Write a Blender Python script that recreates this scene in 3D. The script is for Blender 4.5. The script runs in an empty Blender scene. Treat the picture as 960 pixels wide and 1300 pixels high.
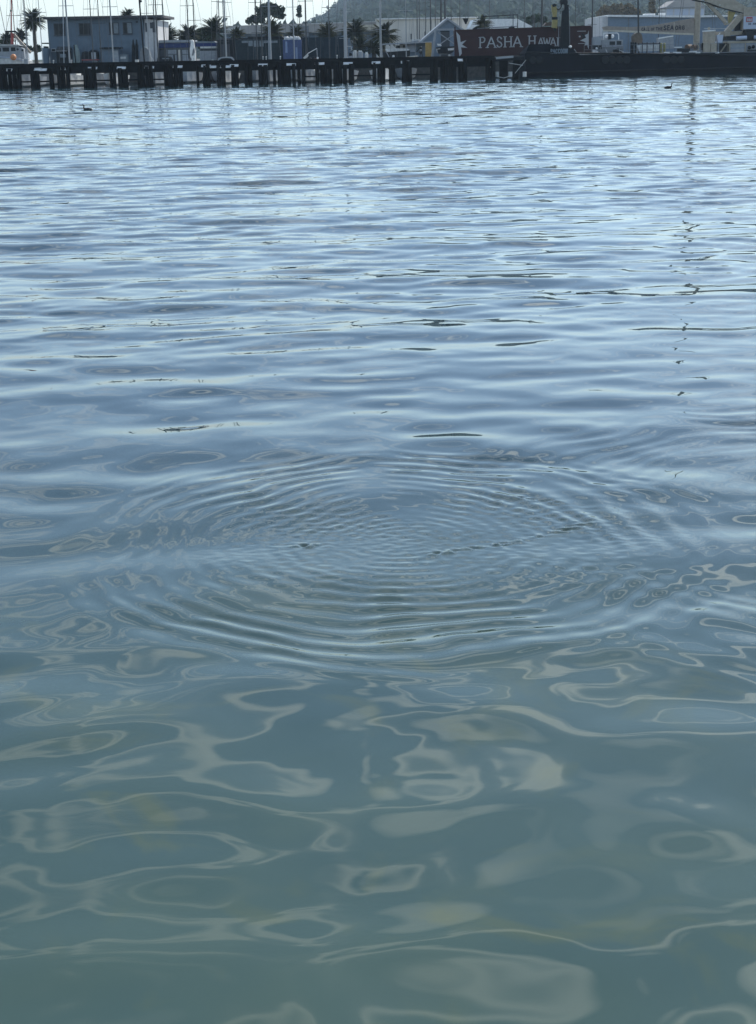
import bpy, bmesh, math, random
import numpy as np
from mathutils import Vector, Matrix

random.seed(7)
scene = bpy.context.scene
R = math.radians

# ------------------------------------------------------------------ camera
CAM_H = 2.75                    # eye height above the water, metres
FPX, CX, CY = 1921.0, 480.0, 640.0   # focal length and principal point in photo pixels (960 x 1300)
PITCH, ROLL = math.atan(570.0 / FPX), R(1.0)
fwd = Vector((0, math.cos(PITCH), -math.sin(PITCH)))
up0 = Vector((0, math.sin(PITCH), math.cos(PITCH)))
rt0 = Vector((1, 0, 0))
rt = rt0 * math.cos(ROLL) - up0 * math.sin(ROLL)
up = up0 * math.cos(ROLL) + rt0 * math.sin(ROLL)
cam_data = bpy.data.cameras.new('camera')
cam = bpy.data.objects.new('camera', cam_data)
scene.collection.objects.link(cam)
cam.matrix_world = Matrix(((rt.x, up.x, -fwd.x, 0), (rt.y, up.y, -fwd.y, 0), (rt.z, up.z, -fwd.z, CAM_H), (0, 0, 0, 1)))
cam_data.sensor_fit = 'VERTICAL'
cam_data.sensor_height = 36.0
cam_data.lens = 36.0 * FPX / 1300.0
cam_data.shift_y = -10.0 / 1300.0
cam_data.clip_start = 0.05
cam_data.clip_end = 6000.0
scene.camera = cam

# ------------------------------------------------------------------ sky, sun, exposure
SUN_EL, SUN_AZ = R(40.0), R(36.0)      # azimuth measured from straight ahead towards the right
world = bpy.data.worlds.new('World')
scene.world = world
world.use_nodes = True
nt = world.node_tree
nt.nodes.clear()
out = nt.nodes.new('ShaderNodeOutputWorld')
bg = nt.nodes.new('ShaderNodeBackground')
sky = nt.nodes.new('ShaderNodeTexSky')
sky.sky_type = 'NISHITA'
sky.sun_disc = False
sky.sun_elevation = SUN_EL
sky.sun_rotation = SUN_AZ
sky.air_density = 1.0
sky.dust_density = 0.1
sky.ozone_density = 0.7
bg.inputs['Strength'].default_value = 0.12
# thin high cloud drifting over the whole sky
tc = nt.nodes.new('ShaderNodeTexCoord')
sep = nt.nodes.new('ShaderNodeSeparateXYZ')
nt.links.new(tc.outputs['Generated'], sep.inputs[0])
zc = nt.nodes.new('ShaderNodeMath'); zc.operation = 'MAXIMUM'; zc.inputs[1].default_value = 0.0
nt.links.new(sep.outputs['Z'], zc.inputs[0])
za = nt.nodes.new('ShaderNodeMath'); za.operation = 'ADD'; za.inputs[1].default_value = 0.12
nt.links.new(zc.outputs[0], za.inputs[0])
proj = nt.nodes.new('ShaderNodeVectorMath'); proj.operation = 'DIVIDE'
comb = nt.nodes.new('ShaderNodeCombineXYZ')
for i in range(3):
    nt.links.new(za.outputs[0], comb.inputs[i])
nt.links.new(tc.outputs['Generated'], proj.inputs[0])
nt.links.new(comb.outputs[0], proj.inputs[1])
cn = nt.nodes.new('ShaderNodeTexNoise')
cn.inputs['Scale'].default_value = 3.0
cn.inputs['Detail'].default_value = 3.0
cn.inputs['Roughness'].default_value = 0.5
cn.inputs['Distortion'].default_value = 0.6
nt.links.new(proj.outputs[0], cn.inputs['Vector'])
cr = nt.nodes.new('ShaderNodeValToRGB')
els = cr.color_ramp.elements
els[0].position = 0.462; els[0].color = (0, 0, 0, 1)
els[1].position = 0.72; els[1].color = (0.30, 0.30, 0.30, 1)
for pos, val in ((0.490, 0.40), (0.500, 0.42), (0.522, 0.08), (0.56, 0.02), (0.64, 0.0)):   # thin wisps and a few fuller puffs
    e_ = els.new(pos); e_.color = (val, val, val, 1)
nt.links.new(cn.outputs['Fac'], cr.inputs[0])
thin = nt.nodes.new('ShaderNodeMapRange')          # cloud melts into the haze near the horizon
thin.inputs['From Min'].default_value = 0.08
thin.inputs['From Max'].default_value = 0.42
nt.links.new(sep.outputs['Z'], thin.inputs[0])
cfac = nt.nodes.new('ShaderNodeMath'); cfac.operation = 'MULTIPLY'
nt.links.new(cr.outputs[0], cfac.inputs[0]); nt.links.new(thin.outputs[0], cfac.inputs[1])
# thin cloud scatters forwards: brighter towards the sun
sdot = nt.nodes.new('ShaderNodeVectorMath'); sdot.operation = 'DOT_PRODUCT'
sdot.inputs[1].default_value = (math.sin(SUN_AZ) * math.cos(SUN_EL), math.cos(SUN_AZ) * math.cos(SUN_EL), math.sin(SUN_EL))
nt.links.new(tc.outputs['Generated'], sdot.inputs[0])
sdm = nt.nodes.new('ShaderNodeMath'); sdm.operation = 'MAXIMUM'; sdm.inputs[1].default_value = 0.0
nt.links.new(sdot.outputs['Value'], sdm.inputs[0])
spw = nt.nodes.new('ShaderNodeMath'); spw.operation = 'POWER'; spw.inputs[1].default_value = 5.0
nt.links.new(sdm.outputs[0], spw.inputs[0])
sml = nt.nodes.new('ShaderNodeMath'); sml.operation = 'MULTIPLY_ADD'; sml.inputs[1].default_value = 20.0; sml.inputs[2].default_value = 9.0
nt.links.new(spw.outputs[0], sml.inputs[0])
ccol = nt.nodes.new('ShaderNodeVectorMath'); ccol.operation = 'SCALE'
ccol.inputs[0].default_value = (0.97, 1.0, 0.93)
nt.links.new(sml.outputs[0], ccol.inputs['Scale'])
veilf = nt.nodes.new('ShaderNodeMapRange')         # pale even haze low over the horizon
veilf.inputs['From Min'].default_value = 0.0
veilf.inputs['From Max'].default_value = 0.11
veilf.inputs['To Min'].default_value = 0.95
veilf.inputs['To Max'].default_value = 0.0
nt.links.new(sep.outputs['Z'], veilf.inputs[0])
veil = nt.nodes.new('ShaderNodeMixRGB')
veil.inputs['Color2'].default_value = (3.2, 3.9, 4.4, 1)
nt.links.new(veilf.outputs[0], veil.inputs['Fac'])
nt.links.new(sky.outputs[0], veil.inputs['Color1'])
mixc = nt.nodes.new('ShaderNodeMixRGB')
nt.links.new(ccol.outputs[0], mixc.inputs['Color2'])
nt.links.new(cfac.outputs[0], mixc.inputs['Fac'])
nt.links.new(veil.outputs[0], mixc.inputs['Color1'])
nt.links.new(mixc.outputs[0], bg.inputs['Color'])
nt.links.new(bg.outputs[0], out.inputs[0])

sun_data = bpy.data.lights.new('sun', 'SUN')
sun_data.energy = 3.2
sun_data.angle = R(0.53)
sun_data.color = (1.0, 0.95, 0.87)
sun = bpy.data.objects.new('sun', sun_data)
scene.collection.objects.link(sun)
sdir = Vector((math.sin(SUN_AZ) * math.cos(SUN_EL), math.cos(SUN_AZ) * math.cos(SUN_EL), math.sin(SUN_EL)))
sun.rotation_euler = sdir.to_track_quat('Z', 'Y').to_euler()
sun.location = sdir * 50

scene.view_settings.view_transform = 'Standard'
scene.view_settings.look = 'None'
scene.view_settings.gamma = 1.0
scene.view_settings.use_curve_mapping = False
scene.view_settings.exposure = 0.74

# ------------------------------------------------------------------ pixel -> world helpers
def ray(px, py):
    return fwd * FPX + rt * (px - CX) + up * (CY - py)

def at(px, py, Y):
    """the point on the photo ray through (px,py) at distance Y ahead"""
    d = ray(px, py)
    return Vector((0, 0, CAM_H)) + d * (Y / d.y)

def on_water(px, py):
    d = ray(px, py)
    return Vector((0, 0, CAM_H)) + d * (-CAM_H / d.z)

# ------------------------------------------------------------------ materials
MATS = {}
def mat(name, col, rough=0.6, metal=0.0, noise=0.0, nscale=3.0, spec=0.4):
    """plain paint / timber / metal with a little procedural unevenness"""
    if name in MATS:
        return MATS[name]
    m = bpy.data.materials.new(name)
    m.use_nodes = True
    n = m.node_tree
    b = n.nodes['Principled BSDF']
    b.inputs['Roughness'].default_value = rough
    b.inputs['Metallic'].default_value = metal
    b.inputs['Specular IOR Level'].default_value = spec
    if noise > 0:
        tcn = n.nodes.new('ShaderNodeTexCoord')
        nz = n.nodes.new('ShaderNodeTexNoise')
        nz.inputs['Scale'].default_value = nscale
        nz.inputs['Detail'].default_value = 6
        n.links.new(tcn.outputs['Object'], nz.inputs['Vector'])
        mp = n.nodes.new('ShaderNodeMapRange')
        mp.inputs['From Min'].default_value = 0.3
        mp.inputs['From Max'].default_value = 0.7
        mp.inputs['To Min'].default_value = 1 - noise
        mp.inputs['To Max'].default_value = 1 + noise
        n.links.new(nz.outputs['Fac'], mp.inputs[0])
        mx = n.nodes.new('ShaderNodeVectorMath'); mx.operation = 'SCALE'
        mx.inputs[0].default_value = col[:3]
        n.links.new(mp.outputs[0], mx.inputs['Scale'])
        n.links.new(mx.outputs[0], b.inputs['Base Color'])
    else:
        b.inputs['Base Color'].default_value = (*col[:3], 1)
    MATS[name] = m
    return m

def water_material():
    m = bpy.data.materials.new('bay_water')
    m.use_nodes = True
    n = m.node_tree
    b = n.nodes['Principled BSDF']
    b.inputs['IOR'].default_value = 1.333
    b.inputs['Roughness'].default_value = 0.015
    geo = n.nodes.new('ShaderNodeNewGeometry')
    # murky green body colour, slightly mottled by weed and silt below
    nz = n.nodes.new('ShaderNodeTexNoise')
    nz.inputs['Scale'].default_value = 0.9
    nz.inputs['Detail'].default_value = 3
    n.links.new(geo.outputs['Position'], nz.inputs['Vector'])
    cr = n.nodes.new('ShaderNodeValToRGB')
    cr.color_ramp.elements[0].position = 0.35
    cr.color_ramp.elements[0].color = (0.040, 0.072, 0.064, 1)
    cr.color_ramp.elements[1].position = 0.75
    cr.color_ramp.elements[1].color = (0.054, 0.086, 0.066, 1)
    n.links.new(nz.outputs['Fac'], cr.inputs[0])
    # the bed shelves away from the near shore: greener shallows, darker blue water further out
    sepd = n.nodes.new('ShaderNodeSeparateXYZ')
    n.links.new(geo.outputs['Position'], sepd.inputs[0])
    dep = n.nodes.new('ShaderNodeMapRange'); dep.interpolation_type = 'SMOOTHSTEP'
    dep.inputs['From Min'].default_value = 3.0
    dep.inputs['From Max'].default_value = 13.0
    n.links.new(sepd.outputs['Y'], dep.inputs[0])
    dmx = n.nodes.new('ShaderNodeMixRGB')
    dmx.inputs['Color2'].default_value = (0.014, 0.034, 0.042, 1)
    n.links.new(dep.outputs[0], dmx.inputs['Fac'])
    wz = n.nodes.new('ShaderNodeTexNoise')               # yellowish weed showing through the shallows
    wz.inputs['Scale'].default_value = 1.6
    wz.inputs['Detail'].default_value = 4
    wz.inputs['Distortion'].default_value = 1.2
    wmap = n.nodes.new('ShaderNodeMapping'); wmap.inputs['Location'].default_value = (3.4, 1.7, 0)
    n.links.new(geo.outputs['Position'], wmap.inputs['Vector'])
    n.links.new(wmap.outputs[0], wz.inputs['Vector'])
    wr = n.nodes.new('ShaderNodeMapRange'); wr.interpolation_type = 'SMOOTHSTEP'
    wr.inputs['From Min'].default_value = 0.54
    wr.inputs['From Max'].default_value = 0.74
    wr.inputs['To Max'].default_value = 0.7
    n.links.new(wz.outputs['Fac'], wr.inputs[0])
    wm = n.nodes.new('ShaderNodeMixRGB')
    wm.inputs['Color2'].default_value = (0.075, 0.095, 0.050, 1)
    n.links.new(wr.outputs[0], wm.inputs['Fac'])
    n.links.new(cr.outputs[0], wm.inputs['Color1'])
    n.links.new(wm.outputs[0], dmx.inputs['Color1'])
    n.links.new(dmx.outputs[0], b.inputs['Base Color'])
    # small wind ripples: slope noise, calm close to the near shore, livelier further out
    sepx = n.nodes.new('ShaderNodeSeparateXYZ')
    n.links.new(geo.outputs['Position'], sepx.inputs[0])
    amt = n.nodes.new('ShaderNodeMapRange')
    amt.interpolation_type = 'SMOOTHSTEP'
    amt.inputs['From Min'].default_value = 12.0
    amt.inputs['From Max'].default_value = 110.0
    amt.inputs['To Min'].default_value = 0.0
    amt.inputs['To Max'].default_value = 0.27
    n.links.new(sepx.outputs['Y'], amt.inputs[0])
    tot = None
    for sc_, w, off in (((0.34, 1.5, 1.0), 1.0, 0.0), ((0.9, 4.4, 1.0), 0.8, 31.7)):
        mp = n.nodes.new('ShaderNodeMapping')
        mp.inputs['Scale'].default_value = sc_
        mp.inputs['Location'].default_value = (off, off * 0.37, 0)
        mp.inputs['Rotation'].default_value = (0, 0, R(7))
        n.links.new(geo.outputs['Position'], mp.inputs['Vector'])
        sn = n.nodes.new('ShaderNodeTexNoise')
        sn.inputs['Scale'].default_value = 1.0
        sn.inputs['Detail'].default_value = 2.0
        n.links.new(mp.outputs[0], sn.inputs['Vector'])
        sb = n.nodes.new('ShaderNodeVectorMath'); sb.operation = 'SUBTRACT'
        sb.inputs[1].default_value = (0.5, 0.5, 0.5)
        n.links.new(sn.outputs['Color'], sb.inputs[0])
        ml = n.nodes.new('ShaderNodeVectorMath'); ml.operation = 'MULTIPLY'
        ml.inputs[1].default_value = (0.4 * w, 1.4 * w, 0)
        n.links.new(sb.outputs[0], ml.inputs[0])
        if tot is None:
            tot = ml
        else:
            ad = n.nodes.new('ShaderNodeVectorMath'); ad.operation = 'ADD'
            n.links.new(tot.outputs[0], ad.inputs[0]); n.links.new(ml.outputs[0], ad.inputs[1])
            tot = ad
    sc2 = n.nodes.new('ShaderNodeVectorMath'); sc2.operation = 'SCALE'
    n.links.new(tot.outputs[0], sc2.inputs[0]); n.links.new(amt.outputs[0], sc2.inputs['Scale'])
    ad2 = n.nodes.new('ShaderNodeVectorMath'); ad2.operation = 'ADD'
    n.links.new(geo.outputs['Normal'], ad2.inputs[0]); n.links.new(sc2.outputs[0], ad2.inputs[1])
    nrm = n.nodes.new('ShaderNodeVectorMath'); nrm.operation = 'NORMALIZE'
    n.links.new(ad2.outputs[0], nrm.inputs[0])
    n.links.new(nrm.outputs[0], b.inputs['Normal'])
    return m

# ------------------------------------------------------------------ water surface
def smooth(a, b, x):
    t = np.clip((x - a) / (b - a), 0, 1)
    return t * t * (3 - 2 * t)

def build_water():
    rng = np.random.default_rng(11)
    # rows by distance, columns by bearing: finer where the ripples are finer
    def seg(a, b, d):
        return np.arange(a, b, d)
    rows = np.concatenate([[0.4, 1.0, 1.6, 2.2, 2.6], seg(2.9, 5.8, 0.018), seg(5.8, 10.6, 0.0115), seg(10.6, 18, 0.034),
                           seg(18, 34, 0.08), 34 * np.exp(np.arange(0, math.log(172 / 34.0), 0.0024)), np.geomspace(172.6, 420, 50), [600, 1000, 2000, 4000]])
    drow = np.gradient(rows)
    fine = np.linspace(-0.41, 0.41, 480)
    coarse_r = np.linspace(0.41, math.pi, 46)[1:]
    az = np.concatenate([-coarse_r[::-1], fine, coarse_r])
    nr, nc = len(rows), len(az)
    Rr, A = np.meshgrid(rows, az, indexing='ij')
    Xg = Rr * np.sin(A); Yg = Rr * np.cos(A)
    D = np.repeat(drow[:, None], nc, 1)
    Z = np.zeros_like(Xg)
    wob = np.zeros_like(Xg)          # slow field used to bend and modulate the ripples
    for _ in range(14):
        lam = rng.uniform(0.9, 2.6); th = rng.uniform(0, 2 * math.pi); k = 2 * math.pi / lam
        wob += np.sin(k * (Xg * math.cos(th) + Yg * math.sin(th)) + rng.uniform(0, 6.28))
    wob /= 2.6
    wob2 = np.zeros_like(Xg)
    for _ in range(16):
        lam = rng.uniform(0.25, 0.7); th = rng.uniform(0, 2 * math.pi); k = 2 * math.pi / lam
        wob2 += np.sin(k * (Xg * math.cos(th) + Yg * math.sin(th)) + rng.uniform(0, 6.28))
    wob2 /= 2.8
    far = smooth(8.5, 28, Rr)
    gust = np.zeros_like(Xg)         # patches of rougher and calmer water
    for _ in range(10):
        lam = rng.uniform(6, 25); th = rng.uniform(0, 2 * math.pi); k = 2 * math.pi / lam
        gust += np.sin(k * (0.5 * Xg * math.cos(th) + Yg * math.sin(th)) + rng.uniform(0, 6.28))
    gust = 1 + 0.22 * gust / 2.2
    cc = on_water(512, 685)
    calm = 1 - 0.62 * (1 - smooth(1.2, 2.4, np.sqrt((Xg - cc.x) ** 2 + (Yg - cc.y) ** 2)))
    shel = 0.6 + 0.4 * smooth(3.4, 6.4, Rr)
    # bands: wavelength range, rms slope near, rms slope far, spread of direction, count
    for l0, l1, s0, s1, spread, cnt in ((2.2, 5.0, 0.008, 0.020, 0.30, 22), (0.9, 2.1, 0.018, 0.054, 0.24, 50),
                                        (0.42, 0.9, 0.013, 0.060, 0.30, 54), (0.2, 0.42, 0.003, 0.036, 0.45, 44),
                                        (0.40, 1.0, 0.030, 0.0, 9.0, 46), (0.13, 0.3, 0.0035, 0.0, 9.0, 30)):
        band = np.zeros_like(Xg)
        for _ in range(cnt):
            lam = math.exp(rng.uniform(math.log(l0), math.log(l1)))
            th = math.pi / 2 + 0.10 + rng.normal() * spread
            k = 2 * math.pi / lam
            keep = smooth(2.2, 4.5, lam / drow)
            if keep.max() <= 0:
                continue
            i0 = np.nonzero(keep > 0)[0]
            ph = rng.uniform(0, 2 * math.pi)
            a = math.sqrt(2.0 / cnt) / k * rng.uniform(0.6, 1.35)
            sub = slice(i0.min(), i0.max() + 1)
            band[sub] += keep[sub, None] * a * np.sin(k * (Xg[sub] * math.cos(th) + Yg[sub] * math.sin(th)) + ph)
        Z += band * (s0 + (s1 - s0) * far) * gust * ((calm * shel) if l1 < 2 else 1.0)
    # rings spreading where something has just dived
    def ring(px, py, rad, slope, l_in, l_out, lead=0.25, seed=0):
        nonlocal Z
        c = on_water(px, py)
        dx = Xg - c.x; dy = Yg - c.y
        r = np.sqrt(dx * dx + dy * dy) + 1e-6
        sel = r < rad * 1.8
        rs = r[sel] * (1 + 0.018 * wob[sel])
        a = np.arctan2(dy[sel], dx[sel])
        b = (l_out - l_in) / rad
        phase = 2 * math.pi / b * np.log(1 + b * rs / l_in) if abs(b) > 1e-6 else 2 * math.pi * rs / l_in
        lam = l_in + b * rs
        env = (0.5 + 0.5 * smooth(0.35 * rad, 0.85 * rad, rs)) * smooth(0.05, 0.35, rs) * (1 - smooth(rad - lead, rad + lead, rs))
        mod = (0.42 + 0.58 * np.abs(np.sin(a))) * np.clip(1 + 0.35 * np.sin(2 * a + seed + 1.1) * np.sin(5 * a + 2.1 * seed) + 0.4 * wob[sel] + 0.2 * wob2[sel], 0.05, 2.2)
        Z[sel] += slope * lam / (2 * math.pi) * np.sin(phase + 0.7 * wob[sel] + 0.22 * wob2[sel] + seed) * env * mod
    ring(512, 685, 1.90, 0.13, 0.055, 0.21, 0.42, 0.3)
    ring(440, 690, 1.50, 0.040, 0.070, 0.17, 0.5, 2.2)
    ring(385, 690, 0.85, 0.035, 0.045, 0.12, 0.3, 0.9)
    ring(620, 692, 1.20, 0.028, 0.050, 0.16, 0.4, 3.1)
    ring(740, 668, 1.10, 0.026, 0.050, 0.15, 0.4, 4.4)
    ring(1130, 650, 2.9, 0.040, 0.10, 0.22, 0.5, 5.2)
    # confused chop inside the rings
    c = on_water(560, 690)
    m = 1 - smooth(0.35, 1.0, np.sqrt(((Xg - c.x) / 1.75) ** 2 + ((Yg - c.y) / 1.25) ** 2))
    sel = m > 0
    chop = np.zeros(sel.sum())
    xs, ys = Xg[sel], Yg[sel]
    for _ in range(60):
        lam = math.exp(rng.uniform(math.log(0.035), math.log(0.12))); th = rng.uniform(0, math.pi); k = 2 * math.pi / lam
        chop += np.sin(k * (xs * math.cos(th) + ys * math.sin(th)) + rng.uniform(0, 6.28)) * lam
    Z[sel] += chop * m[sel] * 0.0011 * (1 + 0.5 * wob[sel])
    # small broken wakes left by whatever went under
    for (ax, ay), (bx, by), wid, amp in (((548, 703), (640, 690), .035, .5), ((640, 690), (745, 664), .028, .4), ((372, 691), (412, 690), .05, .35), ((655, 632), (720, 640), .03, .3)):
        p, q = on_water(ax, ay), on_water(bx, by)
        d = (q - p); L = d.length; d.normalize()
        t = np.clip((Xg - p.x) * d.x + (Yg - p.y) * d.y, 0, L)
        dist = np.sqrt((Xg - p.x - t * d.x) ** 2 + (Yg - p.y - t * d.y) ** 2)
        sel = dist < wid * 3
        w = np.exp(-(dist[sel] / wid) ** 2) * (0.6 + 0.5 * np.sin(t[sel] * 23) * np.sin(t[sel] * 9 + 1))
        ch = np.zeros(sel.sum())
        for _ in range(10):
            lam = rng.uniform(.05, .10); th = rng.uniform(0, math.pi)
            ch += lam / 6.28 * np.sin(2 * math.pi / lam * (Xg[sel] * math.cos(th) + Yg[sel] * math.sin(th)) + rng.uniform(0, 6.28)) * .45
        Z[sel] += amp * w * (ch + .005)
    co = np.stack([Xg, Yg, Z], -1).reshape(-1, 3)
    idx = np.arange(nr * nc).reshape(nr, nc)
    q = np.stack([idx[:-1, :-1], idx[:-1, 1:], idx[1:, 1:], idx[1:, :-1]], -1).reshape(-1, 4)
    q = q[:, ::-1]
    me = bpy.data.meshes.new('water')
    me.vertices.add(len(co)); me.vertices.foreach_set('co', co.astype(np.float32).ravel())
    me.loops.add(q.size); me.loops.foreach_set('vertex_index', q.astype(np.int32).ravel())
    me.polygons.add(len(q))
    me.polygons.foreach_set('loop_start', np.arange(0, q.size, 4, dtype=np.int32))
    me.update(calc_edges=True)
    me.polygons.foreach_set('use_smooth', np.ones(len(q), dtype=bool))
    me.materials.append(water_material())
    o = bpy.data.objects.new('water', me)
    o['kind'] = 'structure'
    scene.collection.objects.link(o)
    return o

build_water()

# ------------------------------------------------------------------ mesh helpers
ORIGIN = {}
class MB:
    """collects boxes, bars and prisms in world coordinates; build() links them as one mesh object"""
    def __init__(self):
        self.v, self.f = [], []
    def add(self, vs, fs):
        n = len(self.v)
        self.v += [tuple(p) for p in vs]
        self.f += [tuple(i + n for i in f) for f in fs]
        return self
    def box(self, x0, x1, y0, y1, z0, z1):
        vs = [(x, y, z) for z in (z0, z1) for y in (y0, y1) for x in (x0, x1)]
        return self.add(vs, [(0, 2, 3, 1), (4, 5, 7, 6), (0, 1, 5, 4), (1, 3, 7, 5), (3, 2, 6, 7), (2, 0, 4, 6)])
    def bar(self, p, q, r, r2=None, n=8):
        p, q = Vector(p), Vector(q)
        d = (q - p).normalized()
        a = d.cross(Vector((0, 0, 1)) if abs(d.z) < 0.9 else Vector((1, 0, 0))).normalized()
        b = d.cross(a)
        r2 = r if r2 is None else r2
        vs = []
        for c, rr in ((p, r), (q, r2)):
            for i in range(n):
                t = 2 * math.pi * i / n
                vs.append(c + (a * math.cos(t) + b * math.sin(t)) * rr)
        fs = [(i, (i + 1) % n, n + (i + 1) % n, n + i) for i in range(n)]
        fs += [tuple(range(n))[::-1], tuple(range(n, 2 * n))]
        return self.add(vs, fs)
    def prism(self, poly, y0, y1):
        """poly = [(x,z)...] in the plane facing the camera, extruded from y0 to y1"""
        n = len(poly)
        vs = [(x, y0, z) for x, z in poly] + [(x, y1, z) for x, z in poly]
        fs = [(i, (i + 1) % n, n + (i + 1) % n, n + i) for i in range(n)]
        fs += [tuple(range(n))[::-1], tuple(range(n, 2 * n))]
        return self.add(vs, fs)
    def lathe(self, c, prof, n=12):
        """prof = [(radius, height)...] round a vertical axis at c"""
        vs, fs = [], []
        for r, h in prof:
            for i in range(n):
                t = 2 * math.pi * i / n
                vs.append((c[0] + r * math.cos(t), c[1] + r * math.sin(t), c[2] + h))
        for k in range(len(prof) - 1):
            for i in range(n):
                fs.append((k * n + i, k * n + (i + 1) % n, (k + 1) * n + (i + 1) % n, (k + 1) * n + i))
        fs += [tuple(range(n))[::-1], tuple(range((len(prof) - 1) * n, len(prof) * n))]
        return self.add(vs, fs)
    def ball(self, c, r, n=10, sq=1.0):
        return self.lathe(c, [(max(r * math.sin(math.pi * i / 6), 0.002), -r * sq * math.cos(math.pi * i / 6)) for i in range(7)], n)
    def build(self, name, m, parent=None, smooth=False):
        vs = self.v
        if parent is not None:
            o0 = ORIGIN[parent]
        else:
            xs = [p[0] for p in vs]; ys = [p[1] for p in vs]; zs = [p[2] for p in vs]
            o0 = Vector(((min(xs) + max(xs)) / 2, (min(ys) + max(ys)) / 2, min(zs)))
        me = bpy.data.meshes.new(name)
        me.from_pydata([(p[0] - o0.x, p[1] - o0.y, p[2] - o0.z) for p in vs], [], self.f)
        bm = bmesh.new(); bm.from_mesh(me)
        bmesh.ops.recalc_face_normals(bm, faces=bm.faces)
        bm.to_mesh(me); bm.free()
        if smooth:
            me.polygons.foreach_set('use_smooth', [True] * len(me.polygons))
        me.materials.append(m)
        o = bpy.data.objects.new(name, me)
        scene.collection.objects.link(o)
        if parent is not None:
            o.parent = parent
        else:
            o.location = o0
        ORIGIN[o] = o0
        return o

def tag(o, label=None, cat=None, group=None, kind=None):
    if label: o['label'] = label
    if cat: o['category'] = cat
    if group: o['group'] = group
    if kind: o['kind'] = kind
    return o

def thing(name, label, cat, loc, group=None):
    o = bpy.data.objects.new(name, None)
    o.empty_display_size = 0.3
    scene.collection.objects.link(o)
    o.location = loc
    ORIGIN[o] = Vector(loc)
    return tag(o, label, cat, group)

def shapes(Y, specs, mb=None):
    """boxes, bars, balls and prisms whose outlines are read off the photo, standing at distance Y"""
    mb = mb or MB()
    for s in specs:
        k = s[0]
        if k == 'b':
            _, x0, x1, y0, y1, d0, d1 = s
            ym, xm = (y0 + y1) / 2, (x0 + x1) / 2
            Yf = Y + d0
            mb.box(at(x0, ym, Yf).x, at(x1, ym, Yf).x, Yf, Y + d1, at(xm, y1, Yf).z, at(xm, y0, Yf).z)
        elif k == 'r':
            _, a, b, rp = s[:4]
            n = s[4] if len(s) > 4 else 6
            mb.bar(at(a[0], a[1], Y + a[2]), at(b[0], b[1], Y + b[2]), rp * Y / FPX, n=n)
        elif k == 's':
            _, x, y, d, rp = s[:5]
            mb.ball(at(x, y, Y + d), rp * Y / FPX)
        elif k == 'p':
            _, pts, d0, d1 = s
            mb.prism([(lambda q: (q.x, q.z))(at(x, y, Y + d0)) for x, y in pts], Y + d0, Y + d1)
    return mb

def px_thing(name, label, cat, Y, base, parts, group=None, z=None):
    """a thing at distance Y; parts = [(part name, material, shapes, subparts)]"""
    loc = at(base[0], base[1], Y)
    if z is not None: loc.z = z
    t = thing(name, label, cat, loc, group)
    for p in parts:
        o = shapes(Y, p[2]).build(p[0], p[1], t)
        for q in (p[3] if len(p) > 3 else ()):
            shapes(Y, q[2]).build(q[0], q[1], o)
    return t

# stroke-built lettering (flat, raised 1 cm off its board)
GLY = {
 'P': [[(.18, 0), (.18, 1)], [(.18, 1), (.6, 1), (.78, .88), (.8, .74), (.7, .56), (.5, .5), (.18, .5)]],
 'A': [[(.05, 0), (.5, 1)], [(.5, 1), (.95, 0)], [(.24, .36), (.76, .36)]],
 'S': [[(.8, .8), (.66, .95), (.45, 1), (.25, .92), (.17, .76), (.27, .6), (.5, .51), (.72, .42), (.84, .25), (.74, .08), (.5, 0), (.28, .05), (.14, .2)]],
 'H': [[(.15, 0), (.15, 1)], [(.85, 0), (.85, 1)], [(.15, .52), (.85, .52)]],
 'W': [[(.0, 1), (.27, 0)], [(.27, 0), (.5, .9)], [(.5, .9), (.73, 0)], [(.73, 0), (1, 1)]],
 'I': [[(.5, 0), (.5, 1)]],
 'R': [[(.18, 0), (.18, 1)], [(.18, 1), (.6, 1), (.8, .86), (.78, .62), (.55, .5), (.18, .5)], [(.48, .5), (.86, 0)]],
 'C': [[(.85, .8), (.65, .97), (.4, .97), (.2, .75), (.15, .5), (.2, .25), (.4, .03), (.65, .03), (.85, .2)]],
 'O': [[(.5, 1), (.25, .92), (.12, .6), (.12, .4), (.25, .08), (.5, 0), (.75, .08), (.88, .4), (.88, .6), (.75, .92), (.5, 1)]],
 'N': [[(.15, 0), (.15, 1)], [(.15, 1), (.85, 0)], [(.85, 0), (.85, 1)]],
 'L': [[(.2, 1), (.2, 0)], [(.2, 0), (.85, 0)]],
 'F': [[(.2, 0), (.2, 1)], [(.2, 1), (.85, 1)], [(.2, .52), (.7, .52)]],
 'T': [[(.5, 0), (.5, 1)], [(.05, 1), (.95, 1)]],
 'E': [[(.2, 0), (.2, 1)], [(.2, 1), (.85, 1)], [(.2, .52), (.72, .52)], [(.2, 0), (.85, 0)]],
 'G': [[(.85, .8), (.65, .97), (.4, .97), (.2, .75), (.15, .5), (.2, .25), (.4, .03), (.65, .03), (.85, .2), (.85, .48), (.55, .48)]],
 'U': [[(.15, 1), (.15, .3), (.3, .05), (.5, 0), (.7, .05), (.85, .3), (.85, 1)]],
 'M': [[(.08, 0), (.12, 1)], [(.12, 1), (.5, .1)], [(.5, .1), (.88, 1)], [(.88, 1), (.92, 0)]],
 'Y': [[(.05, 1), (.5, .5)], [(.95, 1), (.5, .5)], [(.5, .5), (.5, 0)]],
 '.': [[(.4, 0), (.6, 0)]],
}
SERIF = {'P': [(.18, 0), (.18, 1)], 'A': [(.05, 0), (.95, 0)], 'H': [(.15, 0), (.15, 1), (.85, 0), (.85, 1)], 'I': [(.5, 0), (.5, 1)], 'W': [(0, 1), (1, 1)], 'S': []}
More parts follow.
